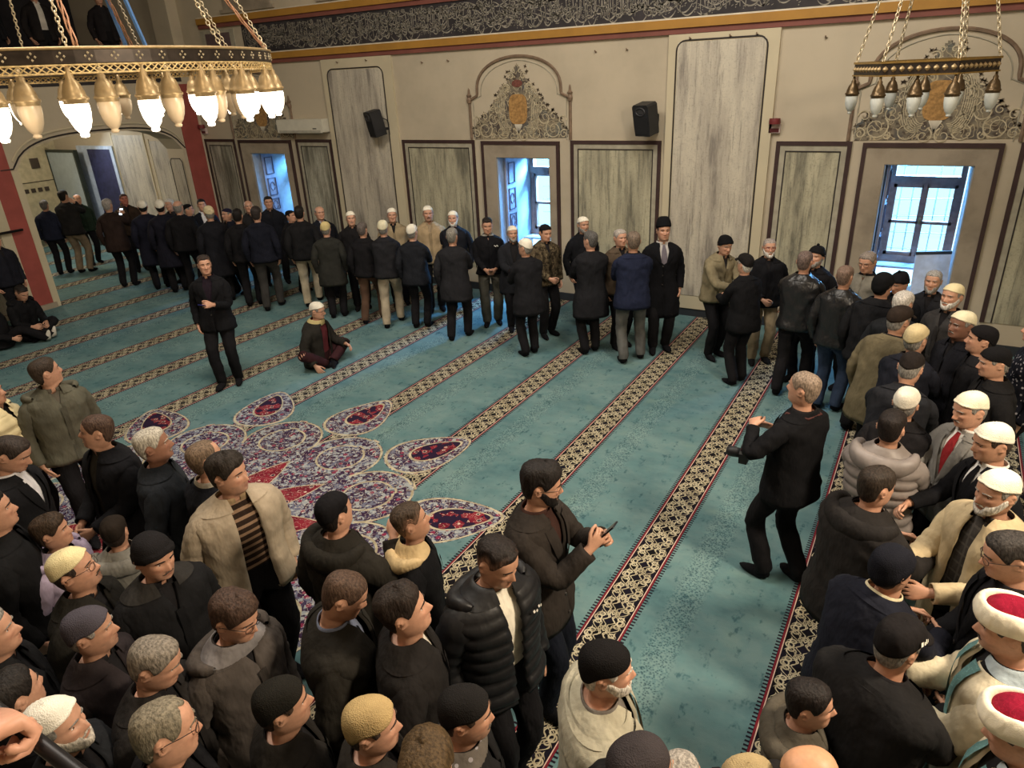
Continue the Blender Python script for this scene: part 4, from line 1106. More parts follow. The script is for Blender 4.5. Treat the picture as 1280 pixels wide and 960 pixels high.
        band(F, root, clothmat((168, 182, 190)), 'collar', .508, .55, .03, .022, .014, 4, .004)
    if kind in ('jacket', 'puffer', 'parka', 'hoodie') and not o.get('unzip'):
        rows = [[F.ring(t, np.array([g]), of + .009 + (.015 if kind == 'puffer' else 0) + .02 * max(0, -t - .05) + .022 * float(sm(-t, -.02, .08)))[0] for g in (-.06, 0, .06)] for t in np.linspace(hem + .02, .40, 16)]
        put(F, np.array(rows).reshape(-1, 3), grid_faces(16, 3, False), 'zip_placket', clothmat(tuple(int(q * .86) for q in c), tex), root)
    if kind in ('blazer', 'coat'):
        for t in ((V_ - .03, V_ - .13) if kind == 'blazer' else (V_ - .02, V_ - .14, V_ - .26)):
            q = F.ring(t, np.array([.06]), of + .010 + .022 * float(sm(-t, -.02, .08)))[0]; n_ = unit((q - F.F(t)[0]) * np.array([1, 1, 0])); a_ = np.array([0, 0, 1.0]); b_ = np.cross(n_, a_)
            v = [q + n_ * .006] + [q + (a_ * math.sin(k * PI / 4) + b_ * math.cos(k * PI / 4)) * .010 + n_ * .004 for k in range(8)] + [q + (a_ * math.sin(k * PI / 4) + b_ * math.cos(k * PI / 4)) * .010 for k in range(8)]
            put(F, np.array(v), [(0, 1 + k, 1 + (k + 1) % 8) for k in range(8)] + [(1 + k, 9 + k, 9 + (k + 1) % 8, 1 + (k + 1) % 8) for k in range(8)], 'button', plain('dark_button', srgb(52, 48, 46), .3), root)
    # shirt under the opening
    sc = o.get('shirt', (40, 38, 40)); skd = o.get('shirtk', 'cloth'); sm_ = clothmat(sc, skd)
    if kind not in ('sweater',):
        sts = np.linspace(.055, .52, 15); P = tgrid(F, sts, np.linspace(0, 1, 40, endpoint=False), lambda t: .008, None, .0015, sd)
        put(F, P.reshape(-1, 3), grid_faces(15, 40), 'shirt', sm_, root)
    if o.get('scollar', 1): band(F, root, clothmat(o.get('scol', sc), 'cloth'), 'shirt_collar', .508, .55, .016, .008, .014, 4, .004)
    if o.get('tie'):
        rows = []
        for t in np.linspace(.12, .512, 14):
            w = .010 + .022 * (1 - (t - .12) / .4) if t < .49 else .013
            r = [F.ring(t, np.array([g]), .008 + .006)[0] for g in (-w / .13, 0, w / .13)]; rows.append(r)
        put(F, np.array(rows).reshape(-1, 3), grid_faces(14, 3, False), 'tie', clothmat(o['tie'], 'cloth'), root)
    if o.get('scarf'):
        band(F, root, clothmat(o['scarf'], o.get('scarfk', 'cloth')), 'scarf', .488, .56, 0, .034, .026, 7, .016)
def add_lower(F, o, root):
    c = o.get('pants', (34, 33, 36)); mat = clothmat(c, o.get('pantk', 'cloth')); NCp = 46
    th = np.linspace(0, 2 * PI, NCp, endpoint=False); V = []; Fc = []
    def addv(P): n = len(V); V.extend(list(P)); return n
    rows = [.07, .03, -.02, -.06, -.10]; t0 = 0
    for t in rows: addv(F.ring(t, th, .010))
    Fc += grid_faces(len(rows), NCp); lr = (len(rows) - 1) * NCp; fm, bm = V[lr], V[lr + 23]
    cr = [addv([np.array(bm) * (1 - q) + np.array(fm) * q - np.array([0, 0, .035 * math.sin(q * PI)])]) for q in (.25, .5, .75)]
    LR = [.100, .092, .080, .076, .073, .072, .073, .068, .064, .058]; bg = o.get('baggy', 0)
    al = np.array([PI * k / 23 for k in range(24)] + [PI + PI / 4 * q for q in (1, 2, 3)])
    for sd in (1, -1):
        prev = ([lr + k for k in range(24)] if sd > 0 else [lr + (NCp - k) % NCp for k in range(24)]) + cr
        P, T, U = F.leg(sd); B = np.cross(T, U); B = B * (np.sign(np.dot(B[0], np.array([sd, 0, 0]))) or 1)
        sub = []
        for i in range(1, 9): sub.append((P[i], U[i], B[i], LR[i] + bg * (i > 3)))
        a, b = P[8], P[9]; sub.append((P[8] * .45 + P[9] * .55 if F.pel > .5 else P[8], U[8], B[8], LR[9] + bg))
        full = []
        for i in range(len(sub) - 1):
            full.append(sub[i]); full.append(tuple((x + y) / 2 for x, y in zip(sub[i], sub[i + 1])))
        full.append(sub[-1])
        for i, (p, u, b_, r) in enumerate(full):
            q = p + np.cos(al)[:, None] * u * r * .95 + np.sin(al)[:, None] * b_ * r; d = q - p
            q = q + d / r * wr(q + sd * .3 + o.get('seed', 0), 15.0, .005)[:, None]; q[:, 2] = np.maximum(q[:, 2], .012)
            nn = addv(q); cur = [nn + k for k in range(27)]
            for k in range(27): Fc.append((prev[k], prev[(k + 1) % 27], cur[(k + 1) % 27], cur[k]))
            prev = cur
        # sock
        n = 16; a2 = np.arange(n) * 2 * PI / n; SR = [.046, .044, .046, .047, .044, .043, .028, .006]; pts = [(P[6], 6)] if False else []
        R = []
        for i, r in zip(list(range(7, 14)), SR):
            q = P[i] + np.cos(a2)[:, None] * U[i] * r * (.74 if i >= 12 else 1) + np.sin(a2)[:, None] * B[i] * r; q[:, 2] = np.maximum(q[:, 2], .002 if F.pel > .5 else .008); R.append(q)
        tip = R[-1].mean(0) + (R[-1].mean(0) - R[-3].mean(0)) * .22; R.append(np.tile(tip, (n, 1)) + (R[-1] - R[-1].mean(0)) * .3)
        put(F, np.array(R).reshape(-1, 3), grid_faces(len(R), n), 'sock', clothmat(o.get('sock', (26, 26, 30)), 'cloth'), root)
    put(F, np.array(V), Fc, 'trousers', mat, root)
HEADMID = np.array([0, 0, .118])
def person(x, y, zh, yaw, label, group=None, **o):
    """One figure whose head centre stands at (x, y, zh), turned yaw degrees clockwise from the far wall."""
    o.setdefault('R', (.06, .03, -.50)); o.setdefault('L', (.06, .03, -.50)); o.setdefault('legs', ((.01, -.02), (-.01, .05)))
    o.setdefault('skin', (186, 140, 112)); o.setdefault('top', ('jacket', (34, 33, 36)))
    F = Fig(o); hm = F.H(HEADMID[None])[0]; F.S = zh / hm[2]
    lv = np.array([hm[0], hm[1]]) * F.S; a = -math.radians(yaw); c, s = math.cos(a), math.sin(a)
    lx, ly = x - (c * lv[0] - s * lv[1]), y - (s * lv[0] + c * lv[1])
    V, Fc, C, hands = skin_body(F, o, srgb(*o['skin']))
    root = mesh('person', V * F.S, Fc, M_SKIN, None, True, C, True, label=label, cat='person', group=group)
    root.location = (lx, ly, o.get('z0', 0)); root.rotation_euler = (0, 0, a)
    add_lower(F, o, root); add_top(F, o, root)
    hc = o.get('hairc', (44, 36, 32))
    if o.get('hair'): add_hair(F, o, root, o['hair'], hc)
    if o.get('cap'): add_cap(F, o, root, o['cap'][0], o['cap'][1], None)
    if o.get('face', 1): add_face(F, o, root)
    Mw = Matrix.Translation((lx, ly, o.get('z0', 0))) @ Matrix.Rotation(a, 4, 'Z')
    root['_'] = 0; del root['_']
    return root, F, hands, Mw
# ---------------------------------------------------------------- chandeliers
M_BRASS = plain('old_brass', srgb(190, 164, 122), .4, .5, var=.08, scale=30)
M_BAND = plain('dark_bronze_band', srgb(58, 50, 44), .4, .5, var=.3, scale=20)
M_LACE = plain('gilt_lace', srgb(222, 196, 142), .45, .3, var=.3, scale=60)
M_CHAIN = plain('pale_brass_chain', srgb(216, 202, 172), .4, .6)
M_OPAL = plain('warm_opal_glass', srgb(226, 204, 172), .25, spec=.5, var=.05)
M_OPALW = plain('white_opal_glass', srgb(206, 210, 204), .25, spec=.5, var=.05)
def m_lit():
    m, b = newmat('lit_opal_glass', .3); b.inputs['Base Color'].default_value = (.9, .85, .75, 1)
    b.inputs['Emission Color'].default_value = (1.0, .86, .66, 1); b.inputs['Emission Strength'].default_value = 5.0; return m
M_LIT = m_lit()
HOLD = [(.0, .0), (.012, 0), (.013, -.03), (.024, -.045), (.022, -.06), (.042, -.085), (.056, -.125), (.060, -.15), (.069, -.158), (.069, -.168), (.060, -.175), (.063, -.185), (.05, -.19)]
GLS = [(.058, -.183), (.061, -.20), (.060, -.235), (.052, -.28), (.038, -.315), (.024, -.333), (.019, -.338), (.024, -.346), (.02, -.358), (.0, -.362)]
def lampset(root, pts, lit, s=1.0, hm=None, om=None):
    h0 = MB().lathe([(r * s, z * s) for r, z in HOLD], n=16); g0 = MB().lathe([(r * s, z * s) for r, z in GLS], n=18)
    hold = glass = {}
    proto = {}
    for i, (x, y, z) in enumerate(pts):
        li = lit(i)
        if li not in proto:
            a = h0.build('lamp', hm or M_BRASS, root, smooth=True); b = g0.build('glass_shade', M_LIT if li else (om or M_OPAL), a, smooth=True)
            proto[li] = (a, b)
        else:
            a, b = proto[li]; a = a.copy(); b = b.copy(); COL.objects.link(a); COL.objects.link(b); a.parent = root; b.parent = a
        a.location = (x, y, z)
        if li: a['label'] = 'lit lamp'
def chain(root, p0, p1, name='chain', r=.0042, L=.036):
    a, b = Vector(p0), Vector(p1); d = (b - a); n = int(d.length / (L * .78)); t = d.normalized(); u = t.orthogonal().normalized(); w = t.cross(u); mb = MB()
    for i in range(n):
        c = a + d * ((i + .5) / n); q = u if i % 2 else w
        mb.tube([c + t * (L / 2 * math.cos(k * PI / 4)) + q * (L * .30 * math.sin(k * PI / 4)) for k in range(8)], r, 5, True)
    mb.build(name, M_CHAIN, root, smooth=True)
def big_chandelier():
    c = (-5.5, 2.95); R = 1.5; z0 = 3.85
    e = empty('chandelier', (c[0], c[1], z0), label='large ring chandelier with lit glass lamps hanging at the upper left', cat='chandelier')
    def ringp(r, z, n, ph=0.0): return [(r * math.cos(2 * PI * (k + ph) / n), r * math.sin(2 * PI * (k + ph) / n), z) for k in range(n)]
    MB().lathe([(R, 0), (R + .012, .004), (R + .012, .072), (R, .078), (R - .03, .078), (R - .03, 0), (R, 0)], n=96).build('ring_band', M_BAND, e, smooth=False)
    MB().tube(ringp(R + .015, .078, 96), .009, 6, True).build('rim', M_BRASS, e, smooth=True)
    st = MB()
    for k in range(72):
        a = 2 * PI * k / 72; px, py = (R + .013) * math.cos(a), (R + .013) * math.sin(a); tx, ty = -math.sin(a), math.cos(a)
        for q in ((-.016, 0), (.016, 0), (0, .016), (0, -.016)):
            st.lathe([(0, -.008), (.008, 0), (0, .008)], (px + tx * q[0], py + ty * q[0], .038 + q[1]), 5)
    st.build('rosette_studs', plain('cream_enamel', srgb(214, 200, 170), .4), e, kind='stuff')
    lc = MB()
    for rr, zz in ((R + .004, -.004), (R + .004, -.045)): lc.tube(ringp(rr, zz, 96), .006, 5, True)
    n = 230
    lc.tube([((R + .004) * math.cos(2 * PI * k / n), (R + .004) * math.sin(2 * PI * k / n), -.024 + .017 * (1 if k % 2 else -1)) for k in range(n)], .0055, 5, True)
    lc.tube([((R + .004) * math.cos(2 * PI * k / n), (R + .004) * math.sin(2 * PI * k / n), -.024 + .017 * (-1 if k % 2 else 1)) for k in range(n)], .0055, 5, True)
    lc.build('lace_fringe', M_LACE, e)
    MB().lathe([(1.22, 0), (1.25, 0), (1.25, .05), (1.22, .05), (1.22, 0)], n=72).build('inner_ring', M_BAND, e)
    sp = MB()
    for k in range(12):
        a = 2 * PI * k / 12; sp.tube([(.12 * math.cos(a), .12 * math.sin(a), .03), (1.5 * math.cos(a), 1.5 * math.sin(a), .03)], .012, 6)
    sp.build('spokes', M_BAND, e)
    lampset(e, ringp(R, -.01, 25, .3), lambda i: True)
    lampset(e, ringp(1.27, -.01, 20, .1), lambda i: False)
    hub = 3.0
    for k in range(10):
        a = 2 * PI * (k + .35) / 10; chain(e, (R * math.cos(a), R * math.sin(a), .08), (.1 * math.cos(a), .1 * math.sin(a), hub))
    cm = plain('copper_cable', srgb(190, 142, 110), .5, .2)
    for k in range(5):
        a = 2 * PI * (k + .7) / 5; m = MB(); 
        for q in range(3):
            m.tube([((R * (1 - t) + .1 * t) * math.cos(a) + .012 * math.cos(t * 40 + q * 2), (R * (1 - t) + .1 * t) * math.sin(a) + .012 * math.sin(t * 40 + q * 2), .07 + (hub - .07) * t - .25 * math.sin(PI * t)) for t in [i / 40 for i in range(41)]], .005, 5)
        m.build('cable', cm, e, smooth=True)
    for k in range(2):
        a = 2.05 + k * .12; MB().tube([(R * .98 * math.cos(a), R * .98 * math.sin(a), .07), (.15 * math.cos(a), .15 * math.sin(a), hub)], .018, 5).build('blue_strap', plain('blue_strap_cloth', srgb(96, 140, 200), .7), e)
    MB().lathe([(0, hub - .1), (.14, hub - .06), (.12, hub + .08), (.03, hub + .12), (.03, 5.65), (0, 5.65)], n=16).build('hub_rod', M_BRASS, e, smooth=True)
big_chandelier()
def small_chandelier():
    c = (-.32, 8.7); R = .64; e = empty('chandelier', (c[0], c[1], 3.50), math.radians(-2), label='small unlit chandelier with opal lamps in front of the right crest', cat='chandelier')
    hx = [(R * math.cos(PI / 3 * k), R * math.sin(PI / 3 * k)) for k in range(6)]
    mb = MB(); tr = MB(); lc = MB()
    for k in range(6):
        a, b = hx[k], hx[(k + 1) % 6]
        for (s0, z0, z1, m) in ((1.0, 0, .13, mb), (1.02, .115, .135, tr), (1.02, 0, .014, tr)):
            v = [(a[0] * s0, a[1] * s0, z0), (b[0] * s0, b[1] * s0, z0), (b[0] * s0, b[1] * s0, z1), (a[0] * s0, a[1] * s0, z1)]
            v += [(x * .965 / s0, y * .965 / s0, z) for x, y, z in v]
            m.add(v, [(0, 1, 2, 3), (7, 6, 5, 4), (0, 4, 5, 1), (3, 2, 6, 7), (1, 5, 6, 2), (0, 3, 7, 4)])
        for q in range(9):
            t = (q + .5) / 9; x, y = a[0] + (b[0] - a[0]) * t, a[1] + (b[1] - a[1]) * t
            lc.lathe([(0, -.028), (.02, -.012), (.026, 0), (.02, .012), (0, .028)], (x * 1.0, y * 1.0, .065), 8)
    mb.build('ring_band', M_BAND, e); tr.build('rim', plain('shiny_brass', srgb(176, 146, 88), .25, .8), e); lc.build('filigree', M_BRASS, e, kind='stuff')
    pts = [(x * .98, y * .98, 0) for x, y in hx] + [(0, -.5, 0), (0, .5, 0)]
    lampset(e, pts, lambda i: False, 1.02, plain('dark_brass', srgb(104, 86, 62), .35, .7), M_OPALW)
    for k in range(6): chain(e, (hx[k][0] * .98, hx[k][1] * .98, .13), (.06 * hx[k][0], .06 * hx[k][1], 2.6), r=.006, L=.055)
    MB().lathe([(0, 2.55), (.07, 2.58), (.06, 2.66), (.02, 2.7), (.02, 6.0), (0, 6.0)], n=12).build('hub_rod', M_BRASS, e, smooth=True)
small_chandelier()
# ---------------------------------------------------------------- wall fittings
M_BLACKP = plain('black_plastic', srgb(34, 34, 36), .5); M_GRILLE = plain('speaker_grille', srgb(24, 24, 26), .8)
def speaker(x, z, rz, label):
    e = empty('loudspeaker', (x, YW - .245, z), rz, label=label, cat='loudspeaker', group='black wall loudspeakers')
    tl = math.radians(12)
    def tf(m):
        m.v = [(a, b * math.cos(tl) - c * math.sin(tl), b * math.sin(tl) + c * math.cos(tl)) for a, b, c in m.v]; return m
    e.scale = (.88, .88, .88)
    b = MB().prism([(-.15, -.25), (.15, -.25), (.16, -.1), (.16, .22), (.13, .25), (-.13, .25), (-.16, .22), (-.16, -.1)], -.15, .1); tf(b).build('cabinet', M_BLACKP, e)
    tf(MB().box(-.135, .135, -.158, -.15, -.22, .06)).build('grille', M_GRILLE, e)
    h = MB(); n = 20
    h.tube([(.09 * math.cos(2 * PI * k / n), -.153, .145 + .06 * math.sin(2 * PI * k / n)) for k in range(n)], .012, 6, True).box(-.06, .06, -.152, -.145, .11, .18); tf(h).build('horn', plain('dark_horn', srgb(52, 52, 54), .5), e)
    tf(MB().box(-.03, .03, -.155, -.15, -.215, -.2)).build('badge', plain('silver_badge', srgb(150, 150, 150), .4, .5), e)
    MB().box(-.02, .02, .1, .27, -.15, -.10).box(-.05, .05, .25, .27, -.25, .0).tube([(.06, .1, .1), (.09, .2, .05), (.05, .26, -.05)], .01, 6).build('wall_bracket', M_BLACKP, e)
speaker(-8.98, 2.98, -.42, 'black wall loudspeaker at the right edge of the left tall marbled panel')
speaker(-3.83, 3.0, -.3, 'black wall loudspeaker left of the right tall marbled panel')
ac = empty('air_conditioner', (-11.0, YW, 2.93), label='white split air conditioner on the wall left of the tall marbled panel', cat='air conditioner')
MB().prism([(-.62, -.11), (-.60, -.125), (.60, -.125), (.62, -.11), (.62, .11), (.60, .125), (-.60, .125), (-.62, .11)], -.2, -.0).build('casing', plain('white_ac_plastic', srgb(206, 202, 186), .5, var=.04), ac)
MB().box(-.56, .56, -.207, -.19, -.112, -.075).build('air_flap', plain('ac_flap', srgb(170, 166, 152), .5), ac)
MB().box(.36, .46, -.203, -.2, -.055, -.035).build('display_badge', plain('ac_badge', srgb(60, 60, 60), .4), ac)
def alarm(x, z, label):
    e = empty('fire_alarm', (x, YW - (.05 if -3.61 < x < -2.1 else 0), z), label=label, cat='fire alarm', group='fire alarm sounders on the wall')
    MB().lathe([(0, .07), (.07, .07), (.075, .04), (.075, .0), (0, 0)], n=20).build('sounder', plain('alarm_red', srgb(110, 40, 42), .5), e)
    MB().box(-.075, .075, -.05, 0, -.12, -.0).build('strobe_box', plain('alarm_white', srgb(196, 176, 170), .4), e); MB().box(-.06, .06, -.056, -.05, -.11, -.06).build('lens', plain('alarm_dark', srgb(90, 40, 44), .3), e)
    for c in e.children:
        if c.name.startswith('sounder'): c.location = (0, -.075, 0)
alarm(-2.06, 2.9, 'red and white fire alarm sounder right of the tall right panel'); alarm(-14.12, 2.9, 'red fire alarm sounder beside the red pilaster under the chandelier')
bd = empty('leaning_board', (.14, 11.1, WZ0 + .02), math.radians(12), label='pale board with dark top edge leaning on the right window sill', cat='board')
m = MB().box(-.22, .22, -.012, .012, 0, .62); m.v = [(a, b + .2 * c, c + (.06 * a)) for a, b, c in m.v]; m.build('board_panel', plain('pale_blue_board', srgb(190, 200, 212), .5), bd)
m = MB().box(-.22, .22, -.018, .014, .60, .64); m.v = [(a, b + .2 * c, c + (.06 * a)) for a, b, c in m.v]; m.build('board_edge', M_BLACKP, bd)
# ---------------------------------------------------------------- the people
M_SCREEN = plain('dark_phone_screen', srgb(24, 28, 40), .15)
def m_lcd(c, s):
    m, b = newmat('lit_phone_screen', .2); b.inputs['Base Color'].default_value = (.02, .02, .02, 1); b.inputs['Emission Color'].default_value = (*c, 1); b.inputs['Emission Strength'].default_value = s; return m
def phone(Mw, S, c, n, up, label, col=(30, 30, 34), scr=None):
    n = Vector(n).normalized(); up = Vector(up); up = (up - n * up.dot(n)).normalized(); r = up.cross(n)
    e = empty('phone', (0, 0, 0), label=label, cat='phone')
    e.matrix_world = Mw @ Matrix(((r[0], up[0], n[0], c[0] * S), (r[1], up[1], n[1], c[1] * S), (r[2], up[2], n[2], c[2] * S), (0, 0, 0, 1)))
    w, h, d, q = .037, .078, .0042, .010; o = []
    for cx, cy, a0 in ((w - q, h - q, 0), (-w + q, h - q, 1), (-w + q, -h + q, 2), (w - q, -h + q, 3)):
        for k in range(4): a = (a0 + k / 3) * PI / 2; o.append((cx + q * math.cos(a), cy + q * math.sin(a)))
    N = len(o); mb = MB().add([(x, y, -d) for x, y in o] + [(x, y, d) for x, y in o], [tuple(range(N))[::-1], tuple(range(N, 2 * N))] + [(k, (k + 1) % N, N + (k + 1) % N, N + k) for k in range(N)])
    mb.build('phone_case', plain('case_%d_%d_%d' % col, srgb(*col), .35), e)
    MB().box(-w + .003, w - .003, -h + .004, h - .004, d, d + .0006).build('screen', scr or M_SCREEN, e)
    MB().lathe([(.0, -d - .002), (.006, -d - .002), (.006, -d)], (w - .012, h - .014, 0), 10).build('camera_lens', M_SCREEN, e)
    return e
def add(x, y, zh, yaw, label, ex, **o):
    o['seed'] = (x * 7.3 + y * 3.1) % 9
    if 'skin' not in o:
        q = (x * 13.7 + y * 7.9) % 1; o['skin'] = (int(184 + 16 * q), int(139 + 14 * q), int(114 + 14 * q))
    o.setdefault('age', .8 if sum(o.get('hairc', (0, 0, 0))) > 290 else .1)
    o.setdefault('hw', .97 + ((x * 5.1 + y * 9.7) % 1) * .07); o.setdefault('nose', .9 + ((x * 3.7 + y * 2.3) % 1) * .35)
    o.setdefault('w', 1.02 + ((x * 8.7 + y * 4.3) % 1) * .09); o.setdefault('bulk', .006 if y > 4.5 else .013)
    if y < 4.5: o['w'] = o['w'] * 1.04
    if sum(o.get('hairc', (0, 0, 0))) > 290: o.setdefault('fat', .025)
    if zh < 1.47 and zh > 1: o.setdefault('w', .9)
    o['hp'] = o.get('hp', 0) - (7 if y < 4.5 else 4)
    root, F, hands, Mw = person(x, y, zh, yaw, label, **o)
    face = F.H(np.array([[0, .1, .12]]))[0]
    if ex in ('ph_front', 'ph_small', 'ph_suit', 'ph_photo', 'ph_far'):
        sd = -1 if ex == 'ph_suit' else 1; c, t, u, f, w_ = hands[sd]; c = c + t * .03 - u * .02
        if ex in ('ph_front', 'ph_small'): c = (hands[1][0] + hands[-1][0]) / 2 + np.array([0, .03, .02])
        if ex == 'ph_photo': c = (hands[1][0] + hands[-1][0]) / 2 + np.array([0, .035, .05])
        L = {'ph_front': 'black phone held in both hands by the youth in black sweatshirt', 'ph_small': 'small dark phone held by the man in black jacket facing left',
             'ph_suit': 'blue-cased phone in the hand of the man in black suit', 'ph_photo': 'phone raised by the bearded man photographing', 'ph_far': 'phone with bright screen raised in the crowd under the arch'}[ex]
        phone(Mw, F.S, c, face - c, (0, .1, 1) if ex not in ('ph_front', 'ph_small') else (0, 1, .5), L, (40, 44, 110) if ex == 'ph_suit' else (30, 30, 36), m_lcd((.75, .9, 1), 2.2) if ex == 'ph_far' else None)
    if ex == 'cam':
        c = np.array([-.19, .27, 1.02]) * F.S; e = empty('camera', (0, 0, 0), label='black camera with lens hanging on the photographer by its strap', cat='camera'); e.matrix_world = Mw @ Matrix.Translation(tuple(c)) @ Matrix.Rotation(.5, 4, 'Z')
        MB().prism([(-.07, -.05), (.07, -.05), (.075, -.03), (.075, .03), (.05, .045), (.03, .045), (.02, .07), (-.02, .07), (-.03, .045), (-.06, .045), (-.075, .03)], -.03, .03).build('camera_body', M_BLACKP, e)
        m = MB().lathe([(0, .0), (.036, .0), (.038, .03), (.040, .05), (.040, .085), (.034, .09), (.032, .1), (0, .1)], n=20); m.v = [(a, .03 + cc, b) for a, b, cc in m.v]; m.build('lens_barrel', M_BLACKP, e, smooth=True)
        m = MB().lathe([(0, .0), (.03, 0), (.028, .003), (0, .006)], n=16); m.v = [(a, .131 + cc, b) for a, b, cc in m.v]; m.build('front_glass', M_SCREEN, e, smooth=True)
        sp = MB(); nk = F.ring(.515, np.radians([60, 300, 150, 210]), .03); iv = (Matrix.Rotation(-.5, 4, 'Z') @ Matrix.Translation(tuple(-c)))
        P = [Vector(c) + Vector((-.05, 0, .05)), Vector(F.ring(.25, np.radians([330]), .05)[0] * F.S), Vector(nk[1] * F.S), Vector(nk[3] * F.S), Vector(nk[2] * F.S), Vector(nk[0] * F.S), Vector(F.ring(.25, np.radians([30]), .05)[0] * F.S), Vector(c) + Vector((.05, 0, .05))]
        sp.tube([iv @ q for q in P], .009, 6).build('neck_strap', plain('red_black_strap', srgb(70, 34, 32), .7), e, smooth=True)
    if ex == 'rail': return Mw, F, hands
    if ex in ('mark', 'open', 'ph_front'):
        v = []; f = []
        if ex == 'mark':
            for i, (a, z, h) in enumerate(((66, .166, .013), (73, .166, .017), (80, .165, .013), (87, .164, .017))):
                q = hbase(np.radians(np.array([a, a + 4.5, a + 4.5, a])), np.array([z, z, z + h, z + h])); d = q - HC; d /= np.linalg.norm(d, axis=1)[:, None]; q = q + d * .024; n = len(v); v += list(F.H(q)); f.append((n, n + 1, n + 2, n + 3))
            # curved band on the left side of the peak
        else:
            for i in range(4):
                g = math.radians(-36 + i * 5); ts = (.375, .39) if i % 2 else (.365, .38); of = .075 if ex == 'open' else .032
                q = np.array([F.ring(t, np.array([a]), of)[0] for t, a in ((ts[0], g), (ts[0], g + .05), (ts[1], g + .07), (ts[1], g + .02))]); n = len(v); v += list(q); f.append((n, n + 1, n + 2, n + 3))
        put(F, np.array(v), f, 'stitched_mark', plain('white_stitching', srgb(226, 222, 212), .6), root, smooth=False)
add(-16.69,8.09,1.53,-44,'grey-haired man in navy jacket with his back turned, leftmost inside the arch','',top=('jacket',(40,44,62)),hair='short',hairc=(104,100,98))
add(-16.34,8.36,1.70,-28,'man in dark jacket and beige trousers raising both hands to his head inside the arch','',top=('jacket',(44,42,42)),pants=(132,116,96),R=(-.08,.14,.10,20,.5),L=(-.08,.14,.10,20,.5),hair='short',hairc=(30,26,24))
add(-17.01,8.99,1.50,98,'balding man in dark green jacket among the far left crowd in the arch','',top=('jacket',(44,60,48)),hair='bald',hairc=(128,124,118))
add(-14.15,8.02,1.67,-35,'grey-haired man in brown coat holding up a lit phone before the arch','ph_far',top=('blazer',(60,47,43)),hem=-0.2,R=(-.06,.34,.02,10,.5),hair='short',hairc=(150,144,138))
add(-15.17,8.99,1.58,111,'ruddy-faced man in brown jacket facing the lit phone in the arch','',top=('jacket',(70,56,46)),skin=(168,104,88),hair='crop',hairc=(30,26,24))
add(-13.28,8.20,1.65,-56,'man in white skullcap and navy coat, back turned, first of two under the arch','',top=('coat',(38,39,54)),cap=('kufi',(226,220,204)),hair='undercap',hairc=(30,26,24))
add(-12.70,8.19,1.68,-49,'man in white skullcap and dark coat, back turned, second of two under the arch','',top=('coat',(36,36,48)),cap=('kufi',(226,220,204)),hair='undercap',hairc=(30,26,24))
add(-13.31,8.80,1.58,-207,'grey-haired man facing out behind the two white-capped men under the arch','',top=('jacket',(48,48,50)),hair='short',hairc=(196,192,184))
add(-12.24,8.25,1.68,-36,'bald man with brown scalp in dark jacket before the red-edged pilaster','',top=('jacket',(34,33,36)),hair='bald',hairc=(128,124,118))
add(-12.83,8.85,1.50,45,'man in black skullcap looking right before the red-edged pilaster','',top=('jacket',(34,33,36)),cap=('skull',(28,27,30)),hair='undercap',hairc=(128,124,118))
add(-12.58,9.00,1.58,121,'young man in dark suit and white shirt facing out beside the red pilaster','',top=('blazer',(36,38,48)),shirt=(210,210,214),hair='short',hairc=(30,26,24))
add(-11.15,8.09,1.66,-62,'man in cream skullcap and long dark coat, back turned behind the suited man with phone','',top=('coat',(36,36,42)),cap=('kufi',(206,192,156)),hair='undercap',hairc=(128,124,118))
add(-11.39,8.64,1.52,-178,'man in dark navy skullcap leaning in to greet, left of the far left window','',top=('jacket',(34,37,50)),cap=('skull',(44,40,62)),hair='undercap',hairc=(128,124,118))
add(-10.45,8.13,1.64,-42,'dark-haired man, back turned in black jacket below the far left window','',top=('jacket',(34,33,36)),hair='short',hairc=(30,26,24))
add(-11.38,9.15,1.58,124,'man with pale scalp facing out under the left shutter of the far left window','',top=('jacket',(48,48,50)),hair='bald',hairc=(196,192,184))
add(-9.97,8.14,1.70,-39,'tall man in navy jacket and grey trousers, back turned below the far left window','',top=('jacket',(34,36,48)),pants=(72,70,68),legs=((.02,-.12),(0,.16)),hair='short',hairc=(50,44,42))
add(-11.13,9.43,1.62,128,'black-haired man in dark jacket facing out right before the far left window','',top=('jacket',(38,40,48)),hair='short',hairc=(30,26,24))
add(-9.46,8.63,1.65,-40,'man in black jacket and cream trousers, back turned with legs apart','',top=('jacket',(38,38,40)),pants=(184,172,148),legs=((.02,-.15),(-.02,.22)),hair='short',hairc=(30,26,24))
add(-10.26,9.14,1.46,82,'man in black cap half hidden behind the cream-trousered man','',top=('jacket',(34,33,36)),cap=('skull',(28,27,30)),hair='undercap',hairc=(30,26,24))
add(-9.40,9.05,1.58,119,'bald man in dark jacket facing out below the diagonal marbled panel','',top=('jacket',(36,38,46)),shirt=(150,150,156),hair='bald',hairc=(128,124,118))
add(-8.47,8.23,1.52,-34,'man in yellowish skullcap and olive-grey coat, back turned in the queue','',top=('coat',(56,56,52)),hem=-0.3,cap=('kufi',(202,184,130)),hair='undercap',hairc=(128,124,118))
add(-8.44,8.81,1.58,134,'man in white skullcap and dark jacket at the wall, face just visible in the queue','',top=('jacket',(40,38,40)),mous=(128,124,118),cap=('kufi',(226,220,204)),hair='undercap',hairc=(128,124,118))
add(-7.75,8.31,1.54,-21,'grey-haired man in black jacket and brown trousers, back turned in the queue','',top=('jacket',(34,33,36)),pants=(84,64,52),legs=((0,-.15),(.02,.15)),hair='short',hairc=(96,88,84))
add(-7.92,9.26,1.58,139,'man in white skullcap and sand jacket facing out, left of the taller one','',top=('jacket',(150,134,106)),cap=('kufi',(226,220,204)),hair='undercap',hairc=(128,124,118))
